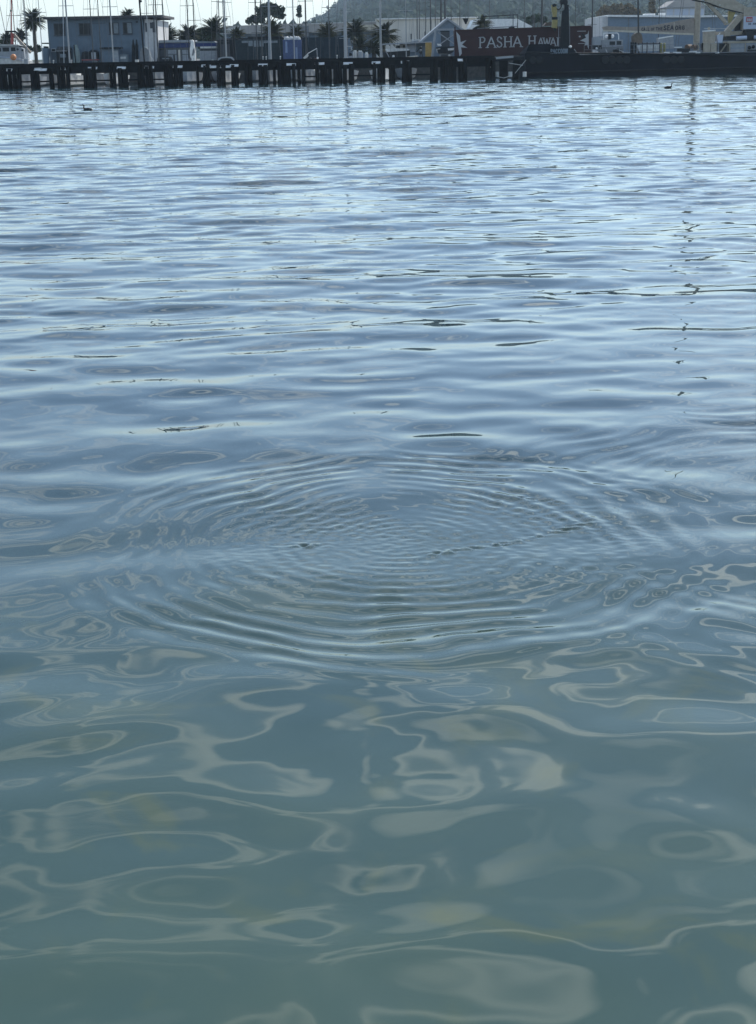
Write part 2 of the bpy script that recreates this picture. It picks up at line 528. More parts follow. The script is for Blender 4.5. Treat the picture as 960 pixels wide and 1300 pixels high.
def letters(mb, items, y, th=0.02, w=0.12, serif=False):
    """items = [(char, x0, z0, width, height)] drawn at y facing the camera"""
    for ch, x0, z0, cw, chh in items:
        if ch == ' ': continue
        for line in GLY[ch]:
            for (a, b), (c, d) in zip(line[:-1], line[1:]):
                p = Vector((x0 + a * cw, 0, z0 + b * chh)); q = Vector((x0 + c * cw, 0, z0 + d * chh))
                dv = (q - p)
                if dv.length < 1e-6: continue
                dv.normalize()
                ww = w * chh * (0.75 if serif and abs(dv.z) < 0.5 else 1.0)
                nv = Vector((-dv.z, 0, dv.x)) * ww / 2
                e = dv * ww * 0.25
                mb.prism([((p - e + nv).x, (p - e + nv).z), ((q + e + nv).x, (q + e + nv).z), ((q + e - nv).x, (q + e - nv).z), ((p - e - nv).x, (p - e - nv).z)], y - th, y)
        if serif:
            for a, b in SERIF.get(ch, []):
                xx, zz = x0 + a * cw, z0 + b * chh
                mb.box(xx - .17 * chh, xx + .17 * chh, y - th, y, zz - .035 * chh, zz + .035 * chh)
    return mb

# ------------------------------------------------------------------ palette
M = dict(
 tar=mat('tarred_timber', (0.010, 0.010, 0.011), 0.9, noise=0.5, nscale=2, spec=0.06),
 pile=mat('pile_timber', (0.010, 0.0095, 0.010), 0.9, noise=0.6, nscale=1.5, spec=0.06),
 deckwood=mat('deck_planks', (0.10, 0.09, 0.08), 0.85, noise=0.3),
 white=mat('white_paint', (0.72, 0.72, 0.70), 0.5, noise=0.12),
 offwhite=mat('weathered_white', (0.52, 0.52, 0.50), 0.6, noise=0.2),
 bluegrey=mat('blue_grey_siding', (0.10, 0.14, 0.18), 0.7, noise=0.12, nscale=1.2),
 palesiding=mat('pale_siding', (0.48, 0.48, 0.48), 0.7, noise=0.1),
 darkroof=mat('dark_roofing', (0.05, 0.05, 0.055), 0.8, noise=0.3),
 glass=mat('window_glass', (0.02, 0.024, 0.028), 0.2, spec=0.1),
 frame=mat('dark_frame', (0.03, 0.035, 0.045), 0.5),
 grey=mat('grey_paint', (0.28, 0.30, 0.32), 0.6, noise=0.15),
 midgrey=mat('mid_grey_metal', (0.16, 0.17, 0.18), 0.5, noise=0.2),
 dark=mat('dark_machinery', (0.015, 0.017, 0.02), 0.6, noise=0.3, spec=0.12),
 navy=mat('navy_canvas', (0.02, 0.035, 0.12), 0.8, noise=0.15),
 bluecont=mat('blue_container', (0.055, 0.085, 0.19), 0.6, noise=0.18),
 bluestreak=mat('faded_blue', (0.20, 0.26, 0.40), 0.6),
 greencont=mat('dark_green_container', (0.020, 0.030, 0.036), 0.7, noise=0.25, spec=0.15),
 greypatch=mat('grey_patch', (0.16, 0.19, 0.21), 0.7, noise=0.2),
 screen=mat('dark_screen_cloth', (0.022, 0.032, 0.042), 0.9, noise=0.2, spec=0.1),
 maroon=mat('maroon_container', (0.048, 0.020, 0.020), 0.65, noise=0.15, nscale=1, spec=0.15),
 lett=mat('silver_lettering', (0.42, 0.43, 0.44), 0.5),
 hull=mat('black_hull', (0.006, 0.007, 0.012), 0.6, noise=0.4, nscale=0.6, spec=0.06),
 tan=mat('tan_paint', (0.36, 0.31, 0.24), 0.6, noise=0.15),
 canvas=mat('tan_canvas', (0.30, 0.26, 0.22), 0.9, noise=0.12),
 canvaslow=mat('cream_canvas', (0.55, 0.50, 0.40), 0.9, noise=0.12),
 yellow=mat('worn_yellow', (0.30, 0.24, 0.08), 0.6, noise=0.25),
 ochre=mat('ochre_paint', (0.36, 0.23, 0.06), 0.6, noise=0.2),
 orange=mat('orange_buoy', (0.55, 0.22, 0.09), 0.5),
 red=mat('red_paint', (0.28, 0.05, 0.04), 0.5, noise=0.2),
 alloy=mat('mast_alloy', (0.30, 0.31, 0.32), 0.45, 0.2, noise=0.1),
 darkmast=mat('dark_mast', (0.035, 0.037, 0.04), 0.5),
 wire=mat('rigging_wire', (0.10, 0.10, 0.11), 0.4),
 cream=mat('cream_cladding', (0.62, 0.58, 0.51), 0.75, noise=0.08, nscale=0.6),
 tanroof=mat('tan_roof', (0.34, 0.32, 0.30), 0.8, noise=0.12, nscale=0.7),
 bluewall=mat('blue_wall', (0.15, 0.20, 0.255), 0.7, noise=0.1),
 trunk=mat('palm_trunk', (0.07, 0.06, 0.045), 0.9, noise=0.4, nscale=4),
 frond=mat('palm_frond', (0.028, 0.038, 0.022), 0.8, noise=0.4, nscale=2, spec=0.1),
 frondolive=mat('olive_frond', (0.050, 0.053, 0.026), 0.8, noise=0.4, nscale=2, spec=0.1),
 leaf=mat('tree_leaf', (0.032, 0.045, 0.028), 1.0, noise=0.4, nscale=0.5, spec=0.03),
 leafbrown=mat('dry_leaf', (0.15, 0.115, 0.07), 1.0, noise=0.4, nscale=0.5, spec=0.03),
 hill=mat('hill_scrub', (0.050, 0.058, 0.036), 1.0, noise=0.5, nscale=0.02, spec=0.03),
 ground=mat('quay_asphalt', (0.10, 0.10, 0.10), 0.9, noise=0.2, nscale=0.4),
 quay=mat('quay_wall', (0.06, 0.055, 0.05), 0.85, noise=0.4),
 sign=mat('sign_board', (0.44, 0.49, 0.58), 0.5),
 emblem=mat('emblem_red', (0.42, 0.045, 0.05), 0.5),
 navyink=mat('dark_ink', (0.03, 0.03, 0.05), 0.6),
 bird=mat('bird_plumage', (0.012, 0.012, 0.013), 0.5, noise=0.3),
 skin=mat('skin', (0.35, 0.22, 0.15), 0.6),
)

# ------------------------------------------------------------------ land
GZ = 2.30          # level of the quay behind the pier
QY = 190.0
QX, QY2 = 24.2, 214.0      # east of QX the shore steps back
mb = MB()
pl = [(-420, QY), (QX, QY), (QX, QY2), (420, QY2), (3000, 3500), (-3000, 3500)]
n = len(pl)
mb.add([(x, y, -2.0) for x, y in pl] + [(x, y, GZ) for x, y in pl],
       [(i, (i + 1) % n, n + (i + 1) % n, n + i) for i in range(n)] + [tuple(range(n)), tuple(range(n, 2 * n))])
tag(mb.build('ground', M['ground']), kind='structure')
for x0, x1, yy, lab in ((-420, QX + .3, QY, 'dark timber faced quay wall along the shore behind the pier'), (QX + .31, 420, QY2, 'dark quay wall set back behind the tall ship')):
    mb = MB(); mb.box(x0, x1, yy - 0.5, yy - 0.003, -2.0, GZ + 0.12)
    tag(mb.build('quay_wall', M['quay']), lab, 'wall')

# ------------------------------------------------------------------ timber pier
PY = 163.0
DZ = 2.46          # deck level
gaps = [(28, 40), (52, 64), (70, 74), (90, 107), (124, 140), (149, 150.5), (164, 175), (196, 209), (233, 250), (254, 258), (268, 276), (287, 294),
        (304, 311), (321, 329), (341, 347), (351, 353), (370, 371.5), (376, 378), (382, 383.5), (388, 400.5), (406, 407), (422, 423.5), (441, 442.5),
        (450, 473), (478, 479.2), (489.5, 494), (502, 510), (523, 545.5), (556, 559), (579, 581.5), (593, 616)]
pier = thing('timber_pier', 'long black timber pier on clustered piles in front of the marina', 'pier', (-14, PY, 0))
xl, xr = -46.0, at(628, 80, PY).x
mb = MB(); mb.box(xl, xr, PY + 0.15, PY + 4.6, DZ - 0.42, DZ - 0.12); mb.build('deck', M['deckwood'], pier)
mb = MB(); mb.box(xl, xr, PY - 0.05, PY + 0.25, DZ - 0.16, DZ + 0.02); mb.build('bull_rail', M['tar'], pier)
mb = MB(); mb.box(xl, xr, PY - 0.02, PY + 0.14, DZ - 1.02, DZ - 0.165); mb.build('fascia_beam', M['tar'], pier)
mb = MB(); mb.box(xl, xr, PY + 4.45, PY + 4.75, DZ - 0.16, DZ + 0.05); mb.build('back_rail', M['tar'], pier)
pm = None
def pile_at(x, y, top, rr):
    global pm
    if pm is None:
        b = MB(); b.lathe((0, 0, 0), [(1.0, -4.5), (1.05, -0.6), (1.0, 0.4), (0.96, 0.97), (0.9, 1.0)], 10)
        me = bpy.data.meshes.new('pile'); me.from_pydata(b.v, [], b.f); me.materials.append(M['pile'])
        pm = me
    o = bpy.data.objects.new('pile', pm)
    scene.collection.objects.link(o)
    o.parent = pier
    o.location = Vector((x, y, 0)) - ORIGIN[pier]
    o.scale = (rr, rr, top)
    o.rotation_euler = (random.uniform(-0.02, 0.02), random.uniform(-0.022, 0.022), random.uniform(0, 6))
spans = []
prev = -22.0
for g0, g1 in gaps:
    spans.append((prev, g0)); prev = g1
spans.append((616, 629))
for s0, s1 in spans:
    x0, x1 = at(s0, 105, PY).x, at(s1, 105, PY).x
    n = max(1, round((x1 - x0) / 0.46))
    rr = (x1 - x0) / n / 2
    for i in range(n):
        xx = x0 + (2 * i + 1) * rr
        pile_at(xx, PY - 0.32 + random.uniform(-0.06, 0.06), DZ - random.uniform(0.2, 0.75), rr * random.uniform(.92, 1.08))
    # bearing piles under the back edge, seen through the gaps only at a slant
    if x1 - x0 > 0.8:
        for xx in np.arange(x0 + 0.5, x1 - 0.3, 1.7):
            pile_at(float(xx) + (xx / PY) * 4.2, PY + 4.2, DZ - 0.42, 0.19)
# white cap boards along the fascia
for x0, x1, dy in ((3, 16, 0), (40, 52, 0), (50, 60, 1.2), (75, 88, 0), (112, 124, 0), (149, 160, 0), (184, 196, 0), (220, 232, 0), (256, 263, -.4), (262, 268, .2), (267, 275, 1.8), (278, 284, 1.8),
               (287, 293, 1.8), (292, 303, 0), (328, 340, 0), (364, 376, 0), (400, 412, 0), (436, 448, 0), (472, 483, 0), (509, 520, 0), (581, 592, -2.2)):
    yc = 88.6 - 0.0192 * (x0 + x1) / 2 + dy * 0.7
    # cap boards, their slope shaped so the white tops catch the sun
    p, q = at(x0, yc, PY), at(x1, yc, PY)
    sk = random.uniform(-.03, .03)
    mb = MB()
    mb.add([(p.x, PY - .42, p.z - .10), (q.x, PY - .42, p.z - .10 + sk), (q.x, PY - .06, p.z + .10 + sk), (p.x, PY - .06, p.z + .10),
            (p.x, PY - .40, p.z - .15), (q.x, PY - .40, p.z - .15 + sk), (q.x, PY - .04, p.z + .05 + sk), (p.x, PY - .04, p.z + .05)],
           [(0, 1, 2, 3), (7, 6, 5, 4), (0, 4, 5, 1), (1, 5, 6, 2), (2, 6, 7, 3), (3, 7, 4, 0)])
    mb.build('cap_board', M['white'], pier)
# horizontal bracing timbers between the piles
for g0, g1 in ((28, 40), (52, 64), (90, 107), (124, 140), (164, 175), (196, 209), (523, 545.5), (450, 473), (388, 400.5)):
    yb = 104.5 - 0.0185 * (g0 + g1) / 2
    o = shapes(PY, [('b', g0 - 4, g1 + 4, yb - 0.9, yb + 0.9, 4.0, 4.15)]).build('brace', M['tar'], pier)
# mooring cleats and small fittings along the rail
for x in (68, 91, 338, 334, 246, 356, 428):
    yy = 82.2 - 0.0178 * x
    shapes(PY, [('r', (x, yy + .5, .1), (x, yy - 3.4, .1), 0.55), ('s', x, yy - 3.8, .1, 0.95)]).build('mooring_post', M['offwhite'], pier)

# leaning end cluster and its fenders, where the barge is tied up
dol = px_thing('mooring_dolphin', 'tapering cluster of dark piles with rope loops at the end of the pier', 'dolphin', PY + 1.0, (640, 99), [
    ('cap', M['dark'], [('p', [(617, 73.5), (666, 71), (666, 75.5), (617, 79)], -0.6, 1.2)]),
    ('rope', M['offwhite'], [('r', (618, 77, -.8), (630, 97, -.8), .45), ('r', (630, 97, -.8), (640, 99, -.8), .4), ('r', (640, 99, -.8), (651, 95, -.8), .4), ('r', (646, 80, -.8), (664, 83, -.8), .35), ('r', (668, 76, -.8), (654, 93, -.8), .35)]),
    ('timber_stack', M['grey'], [('p', [(630, 72.6), (652, 70.8), (652, 73.4), (630, 75.2)], -0.9, 0.2)]),
])
for x0, x1 in ((617, 622), (622, 628.5), (634.5, 640), (640, 645), (652, 657), (657, 661)):
    shapes(PY + 1.0, [('p', [(x0, 76), (x1, 75.6), (x1 + (638 - x1) * .12, 101), (x0 + (638 - x0) * .12, 101.5)], -0.3, 0.3)]).build('pile', M['pile'], dol)
for x in (631, 648, 666):
    shapes(PY + 1.0, [('r', (x, 97.5, -.7), (x, 91, -.7), 2.4, 8)]).build('fender', M['offwhite'], dol)

# ------------------------------------------------------------------ work barge on the right
BY = 181.0
def barge():
    t = thing('work_barge', 'long black steel work barge with a raised bow moored beyond the pier end', 'barge', at(800, 95, BY + 4))
    Yl, Yr = BY, BY + 7.0
    xa, xb = at(667, 90, Yl).x, at(1010, 80, Yr).x
    def top(px, py):
        f = (px - 667) / (1010 - 667)
        return at(px, py, Yl + f * (Yr - Yl))
    prof = [(667, 68), (672, 56.2), (697, 55.6), (702, 58.6), (722, 60.2), (728, 62), (731, 66), (736, 69.3), (850, 67.6), (1010, 65.5)]
    mb = MB()
    n = len(prof)
    vs, fs = [], []
    for px, py in prof:
        p = top(px, py)
        vs += [(p.x, p.y, p.z), (p.x, p.y, -1.2), (p.x, p.y + 7, p.z if px > 737 else min(p.z, 3.1)), (p.x, p.y + 7, -1.2)]
    for i in range(n - 1):
        a, b = 4 * i, 4 * i + 4
        fs += [(a, b, b + 1, a + 1), (a, a + 2, b + 2, b), (a + 2, a + 3, b + 3, b + 2), (a + 1, b + 1, b + 3, a + 3)]
    fs += [(0, 1, 3, 2), (4 * n - 4, 4 * n - 2, 4 * n - 1, 4 * n - 3)]
    mb.add(vs, fs).build('hull', M['hull'], t)
    # rub rail and knuckle line
    mb = MB()
    for (a, b) in (((668, 66.5), (1010, 70.8)), ((668, 92.5), (1010, 84.5))):
        p, q = top(*a), top(*b)
        mb.bar((p.x, p.y - .05, p.z), (q.x, q.y - .05, q.z), 0.09)
    mb.build('rub_rail', M['dark'], t)
    mb = MB(); p, q = top(737, 69.2), top(1010, 65.3)
    mb.bar((p.x, p.y - .02, p.z), (q.x, q.y - .02, q.z), 0.05)
    p2 = top(729, 62.5); p3 = top(732.5, 67.2)
    mb.bar(p2, p3, .05); mb.bar(p3, p, .05)
    mb.build('deck_edge', M['midgrey'], t)
    # name on the bow
    s = BY / FPX
    mb = MB()
    base = top(699, 68.0)
    items = []
    for i, ch in enumerate('RACCOON'):
        items.append((ch, base.x + i * 3.05 * s, base.z + i * 0.03 * s, 2.5 * s, 5.0 * s))
    letters(mb, items, base.y - 0.02 + 0.2, 0.25, 0.2)
    mb.build('name_lettering', mat('name_paint', (0.24, 0.30, 0.36), .5), t)
    # bollards, stanchions, hand rail, deck clutter that is fixed
    mb = MB(); c = top(724.5, 60.4); mb.ball((c.x, c.y + .3, c.z + .1), .19, sq=.8); mb.build('deck_light', M['white'], t)
    for x in (802, 804.5, 807.5, 816, 822, 830, 838):
        p = top(x, 69); 
        mb = MB(); mb.bar((p.x, p.y + .4, p.z - .1), (p.x, p.y + .4, p.z + 1.35), .055 if x > 810 else .12); mb.build('stanchion', M['dark'], t)
    mb = MB(); p, q = top(806, 55.6), top(839, 55); mb.bar((p.x, p.y + .4, p.z), (q.x, q.y + .4, q.z), .05); mb.build('hand_rail', M['dark'], t)
    for x in range(742, 892, 9):
        p = top(x, 69); mb = MB(); mb.bar((p.x, p.y + .25, p.z - .1), (p.x, p.y + .25, p.z + 1.0), .028, n=5); mb.build('stanchion', M['midgrey'], t)
    mb = MB(); p, q = top(742, 69), top(891, 67)
    for dz in (.5, 1.0):
        mb.bar((p.x, p.y + .25, p.z + dz), (q.x, q.y + .25, q.z + dz), .022, n=5)
    mb.build('guard_rail', M['midgrey'], t)
    for x0, x1, dz in ((676, 694, .0), (768, 800, .0), (846, 872, .0)):      # tyre fenders along the side
        for x in np.arange(x0, x1, 9):
            p = top(float(x), 76); mb = MB(); mb.lathe((0, 0, 0), [(.22, -.09), (.42, -.09), (.46, 0), (.42, .09), (.22, .09)], 12)
            mb.v = [(p.x + a, p.y - .1 + c, p.z + b) for a, b, c in mb.v]
            mb.build('tyre_fender', M['dark'], t)
    for x, w in ((843, 7), (855, 10), (880, 9), (908, 5)):
        p = top(x, 67.5); mb = MB(); mb.box(p.x, p.x + w * s, p.y - .04, p.y + .2, p.z - .02, p.z + .14); mb.build('chock', M['white'], t)
    return t
barge()

px_thing('deck_crane', 'black folded knuckle boom deck crane standing on the barge bow', 'crane', BY + 5, (718, 62), [
    ('column', M['dark'], [('p', [(713.5, 62), (723, 62), (722, 6), (717, 6)], -.5, .5)]),
    ('lower_arm', M['dark'], [('p', [(710.5, 62), (714, 62), (717.5, 12), (713.5, 14)], -.75, -.55)]),
    ('knuckle', M['dark'], [('p', [(711, 2), (714, -6), (720, -6), (721, 4), (718.5, 9), (716, 5), (713, 6)], -.4, .4)]),
    ('hose', M['dark'], [('r', (702, 6, -.3), (706, 11, -.3), .8), ('r', (706, 11, -.3), (710, 12.5, -.3), .7), ('r', (710, 12.5, -.3), (712.5, 9, -.3), .7), ('r', (712.5, 9, -.3), (713, 0, -.3), .7)]),
    ('pipe', M['grey'], [('r', (709.2, 62, -.2), (709.8, 12, -.2), .5), ('r', (723.5, 60, 0), (723, 10, 0), .35)]),
])
px_thing('grapple', 'worn yellow hydraulic grapple hanging beside the black crane', 'grapple', BY + 4.4, (705, 40), [
    ('head', M['yellow'], [('p', [(700.5, 6), (706, 5), (707.5, 14), (706.5, 22), (702.5, 22), (701, 14)], -.3, .3)]),
    ('joint', M['dark'], [('b', 701, 708, 21.5, 25, -.32, .32)]),
    ('body', M['yellow'], [('p', [(701.5, 25), (708, 25), (707.5, 36), (701, 35)], -.3, .3)]),
    ('hook', M['dark'], [('p', [(703, 34.5), (707, 34.5), (705.5, 40), (704, 40)], -.15, .15), ('p', [(701, 6), (704, 4.5), (707, 6), (706, 8), (702, 9)], -.35, .35)]),
])
px_thing('canopy_roof', 'low dark brown sheet lying over the container top beside the yellow grapple', 'roof sheet', 190.5, (695, 33), [
    ('sheet', mat('brown_sheet', (.10, .07, .055), .8, noise=.2), [('p', [(690.5, 32.6), (694, 28.6), (703, 28), (703, 32.2)], 0, 2)]),
])

# maroon freight container on the quay
CY_ = 192.0
ct = px_thing('freight_container', 'maroon freight container lettered PASHA HAWAII standing behind the barge bow', 'container', CY_, (660, 75), [
    ('box', M['maroon'], [('p', [(577, 38.6), (750.5, 32.9), (751.5, 72), (579, 75.5)], 0, 2.5)]),
], z=GZ)
s = CY_ / FPX
for x in np.arange(580, 749, 4.2):
    yb = 38.6 - (x - 577) * 0.0332
    shapes(CY_, [('b', x, x + 2.0, yb + 1.5, 72, -.03, -.001)]).build('corrugation', M['maroon'], ct)
shapes(CY_, [('p', [(577, 38), (750.5, 32.3), (750.5, 33.8), (577, 39.6)], -.06, -.035)]).build('top_rail', M['maroon'], ct)
for x0, x1 in ((577, 578.5), (749.4, 751)):
    shapes(CY_, [('b', x0, x1, 34, 73, -.07, -.036)]).build('corner_post', M['maroon'], ct)
mb = MB()
its = []
for ch, x0, w in (('P', 608, 9), ('A', 618, 11), ('S', 630, 8), ('H', 639.5, 10.5), ('A', 651, 11)):
    p = at(x0, 60.6 - (x0 - 608) * .027, CY_); its.append((ch, p.x, p.z, w * s, 12.0 * s))
p = at(670.5, 58.8, CY_); its.append(('H', p.x, p.z, 9.5 * s, 12.0 * s))
for ch, x0, w in (('A', 682.5, 7.5), ('W', 690, 8), ('A', 698.2, 7.5), ('I', 706.4, 3), ('I', 710.5, 3)):
    p = at(x0, 58.8 - (x0 - 682) * .02, CY_); its.append((ch, p.x, p.z, w * s, 9.6 * s))
letters(mb, its, CY_ - .04, .03, .13, serif=True)
mb.build('lettering', M['lett'], ct)
def star(cx, cy, r0, r1, n, a0, a1, stretch=1.0):
    pts = []
    for i in range(2 * n + 1):
        a = a0 + (a1 - a0) * i / (2 * n)
        r = r1 if i % 2 == 0 else r0
        pts.append((cx + math.cos(a) * r, cy - math.sin(a) * r * stretch))
    return pts
shapes(CY_, [('p', [(579.2, 40)] + star(582.5, 57, 4.2, 11.5, 3, R(82), R(-70))[0:] + [(583.5, 72)], -.06, -.035)]).build('star_emblem', M['lett'], ct)
shapes(CY_, [('p', [(747.4, 38.5)] + [(746.2, 43), (742.5, 44.5), (744, 48), (740.5, 49.5), (736.5, 51.6), (741, 52.6), (744, 54.5), (741.5, 58), (745.5, 56.8), (747, 62)] + [(747.6, 62)], -.075, -.07)]).build('star_emblem', M['lett'], ct)
shapes(CY_, [('b', 733, 744, 39.2, 39.9, -.05, -.035), ('b', 734, 746, 54.8, 55.4, -.05, -.035), ('b', 735, 737.2, 45.4, 47.2, -.05, -.035)]).build('small_print', M['lett'], ct)
sw = MB()
for i in range(7):
    a, b = R(-70 + i * 22), R(-70 + (i + 1) * 22)
    shapes(CY_, [('p', [(738.2 + 4.2 * math.cos(a), 46.4 - 4.2 * math.sin(a)), (738.2 + 4.2 * math.cos(b), 46.4 - 4.2 * math.sin(b)), (738.2 + 2 * math.cos(b), 46.4 - 2 * math.sin(b)), (738.2 + 2 * math.cos(a), 46.4 - 2 * math.sin(a))], -.066, -.036)], sw)
sw.build('round_mark', M['dark'], ct)
px_thing('scaffold_rail', 'thin dark steel rail frame standing on the maroon container top', 'railing', CY_ + .6, (635, 36.5), [
    ('top_bar', M['dark'], [('r', (613, 21.2, 0), (657.5, 18.6, 0), .6)]),
    ('upright', M['dark'], [('r', (615, 21, 0), (615, 37.4, 0), .5)]), ('upright', M['dark'], [('r', (651.5, 19, 0), (651.5, 36.2, 0), .5)]),
    ('upright', M['dark'], [('r', (657.3, 18.6, 0), (657.3, 36, 0), .5)]),
    ('mid_bar', M['midgrey'], [('r', (606, 36.2, 0), (657, 33.4, 0), .55)]),
])
for x, y, w, lab in ((605.5, 36.2, 5.5, 'dark bundled tarp on the container top next to the palm'), (650, 34.6, 4, 'dark bundle on the container top at the foot of the rail frame')):
    tag(shapes(CY_ + 1.2, [('p', [(x - w, y + 1.2), (x - w * .6, y - 1), (x, y - 1.9), (x + w * .7, y - .9), (x + w, y + 1)], 0, .8)]).build('tarp_bundle', M['dark'], None), lab, 'tarp')

# tall sailing vessel with covered mainsail behind the barge
SY = 203.0
ts = thing('sailing_vessel', 'tall ship with a tan sail cover lettered CALL OF THE SEA.ORG', 'sailing ship', at(850, 70, SY))
ts.location.y = SY
mb = MB()
m0 = at(884, 58, SY)
mb.bar((m0.x, SY, 1.4), (m0.x, SY, 27.0), .42, .3, 10); mb.build('mast', M['tan'], ts)
mb = MB(); mb.bar((m0.x, SY, 27.0), (m0.x + .05, SY, 34.0), .16, .06, 8); mb.build('topmast', M['tan'], ts)
mb = MB(); mb.bar((m0.x - 2.1, SY, 16.2), (m0.x + 2.1, SY, 16.2), .07); mb.build('spreader', M['tan'], ts)
mb = MB()
for dx in (-2.6, 2.6, -3.0, 3.0):
    mb.bar((m0.x + dx * .9, SY + .3, 2.6), (m0.x + dx * .05, SY, 26.5), .025, n=4)
mb.build('shroud', M['wire'], ts)
cov = shapes(SY, [('p', [(764.5, 34.6), (770, 33.2), (800, 34.2), (826, 32.6), (845, 29.5), (881, 23), (882, 43), (850, 41.5), (800, 39), (767, 38.4)], -.22, .22)]).build('sail_cover', M['canvas'], ts)
shapes(SY, [('p', [(766, 38.0), (800, 38.8), (850, 41.2), (881, 42.4), (881, 44.6), (850, 43.6), (800, 41.2), (767, 39.6)], -.26, .26)]).build('boom', M['canvaslow'], ts)
mb = MB(); its = []
s = SY / FPX
x = 814.0
for ch, w, h in [(c, 2.7, 3.2) for c in 'CALL'] + [(' ', 1.5, 3)] + [(c, 2.4, 2.8) for c in 'OF'] + [(' ', 1.0, 3)] + [(c, 3.1, 3.4) for c in 'THE'] + [(' ', .6, 3)] + [(c, 4.4, 5.0) for c in 'SEA'] + [('.', 1.6, 4)] + [(c, 4.2, 4.4) for c in 'ORG']:
    y = 39.0 - (x - 814) * 0.028
    p = at(x, y, SY); its.append((ch, p.x, p.z, w * .82 * s, h * s)); x += w
letters(mb, its, SY - .225, .02, .2)
mb.build('lettering', M['navyink'], ts)
mb = MB()
hp = [(-9, 1.7), (-8.6, .2), (-6, -.6), (6, -.6), (9.5, .3), (10.6, 1.9)]
mb.prism([(m0.x - 3 + a, b) for a, b in hp], SY - 1.9, SY + 1.9); 
ho = mb.build('hull', M['hull'], ts)
tie = shapes(SY, [('r', (820, 33, -.24), (820, 40, -.24), .3), ('r', (796, 34, -.24), (796, 39, -.24), .3), ('r', (856, 28, -.24), (856, 41.5, -.24), .3)]).build('cover_tie', M['canvaslow'], ts)

# equipment aboard the barge
px_thing('survey_launch', 'grey aluminium workboat with dark windows and white rails sitting on the barge deck', 'boat', BY + 6, (778, 69), [
    ('hull', M['midgrey'], [('p', [(761, 60), (792, 58.5), (791, 68.5), (764, 68.8)], -1, 1)]),
    ('cabin', M['grey'], [('b', 765, 791, 50.5, 60, -.9, .9)], [('window', M['glass'], [('b', 774, 781, 52.5, 57.5, -.93, -.91)]), ('window', M['glass'], [('b', 783, 789, 52, 57, -.93, -.91)])]),
    ('roof_rail', M['white'], [('r', (766.5, 42, 0), (766.5, 50.5, 0), .5), ('r', (766.5, 42.2, 0), (784, 41.8, 0), .6), ('r', (784, 41.8, 0), (785.6, 44, 0), .6), ('r', (785.6, 44, 0), (785.6, 50.5, 0), .5)]),
    ('dome', M['white'], [('s', 770, 46.5, 0, 2.2), ('s', 777.5, 46, 0, 2.2)]),
    ('mast', M['dark'], [('b', 773, 776, 43, 50, -.2, .2)]),
])
px_thing('generator', 'small pale grey generator box beside the container on the barge', 'generator', BY + 4, (756, 68), [
    ('case', M['grey'], [('b', 753, 763, 47.5, 57, -.5, .5)]), ('stand', M['dark'], [('b', 754, 764, 57.4, 62.5, -.5, .5)]),
    ('lamp', M['white'], [('s', 757.5, 61.5, -.6, 1.4)]), ('pipework', M['midgrey'], [('r', (756, 63, -.5), (766, 67, -.5), .6), ('r', (762, 60, -.5), (762, 68, -.5), .6)]),
])
px_thing('pump', 'clutter of dark pumps with pale hoses heaped on the barge deck', 'pump', BY + 4, (785, 69), [
    ('casing', M['dark'], [('p', [(779, 69), (780, 63), (785, 61.5), (789, 63), (790, 69)], -.5, .5)]),
    ('hose', M['offwhite'], [('r', (786, 63.5, -.6), (792, 66, -.6), .5), ('r', (791, 67.3, -.6), (800, 67, -.6), .5), ('r', (769, 62, -.6), (771, 67, -.6), .5)]),
])
px_thing('fender_pile', 'dark post with a bulbous brown wrapped base rising from the barge', 'post', BY + 9, (810, 68), [
    ('post', M['darkmast'], [('r', (809.2, -70, 0), (811, 68, 0), 1.1)]),
    ('wrap', mat('brown_wrap', (.11, .09, .07), .9, noise=.3), [('p', [(804, 54.5), (804, 46), (806, 43), (809, 41.5), (813, 41.5), (815, 44), (816, 50), (815.5, 54.5)], -.7, .7)]),
])
px_thing('dinghy', 'white hulled open dinghy lying behind the barge rail', 'dinghy', BY + 7, (826, 66), [
    ('hull', M['offwhite'], [('p', [(808, 57.5), (840, 56), (838, 64.5), (812, 65.5)], -.7, .7)]),
])
px_thing('skiff', 'grey cabin skiff with a slanting white gunwale behind the barge', 'skiff', BY + 8, (850, 60), [
    ('hull', M['grey'], [('p', [(836.5, 48.4), (855, 45.6), (856, 62), (837, 62)], -.8, .8)]),
    ('gunwale', M['white'], [('p', [(836.5, 47.8), (855, 45), (855, 46.4), (836.5, 49.6)], -.9, -.81)]),
])
for x, lab in ((839.6, 'short yellow green bollard next to the grey skiff'), (843.6, 'short olive bollard at the skiff end')):
    o = shapes(BY + 5, [('r', (x, 68, 0), (x, 56, 0), 1.5, 8), ('s', x, 56, 0, 1.5)]).build('bollard', mat('olive_yellow', (.20, .19, .06), .6, noise=.2), None)
    tag(o, lab, 'bollard')
px_thing('winch', 'brown and grey winch machinery at the foot of the tan mast', 'winch', BY + 5, (880, 67), [
    ('drum', mat('rusty_brown', (.12, .075, .05), .8, noise=.4), [('r', (872, 60, -.3), (877, 59.6, .4), 3.2, 10), ('r', (880, 60, -.3), (884, 60, .4), 3.0, 10)]),
    ('frame', M['midgrey'], [('b', 869, 892, 64, 67, -.6, .6), ('r', (870, 64, 0), (875, 56, 0), .7), ('r', (890, 64, 0), (887, 55, 0), .7), ('r', (886, 55.4, 0), (891, 55.2, 0), .5)]),
    ('bin', M['dark'], [('b', 860, 876, 61.5, 66.5, -.9, -.62)]),
    ('strap', M['white'], [('b', 856, 866, 59.4, 60.6, -.95, -.91), ('b', 875, 885, 65, 66.4, -.95, -.65)]),
])
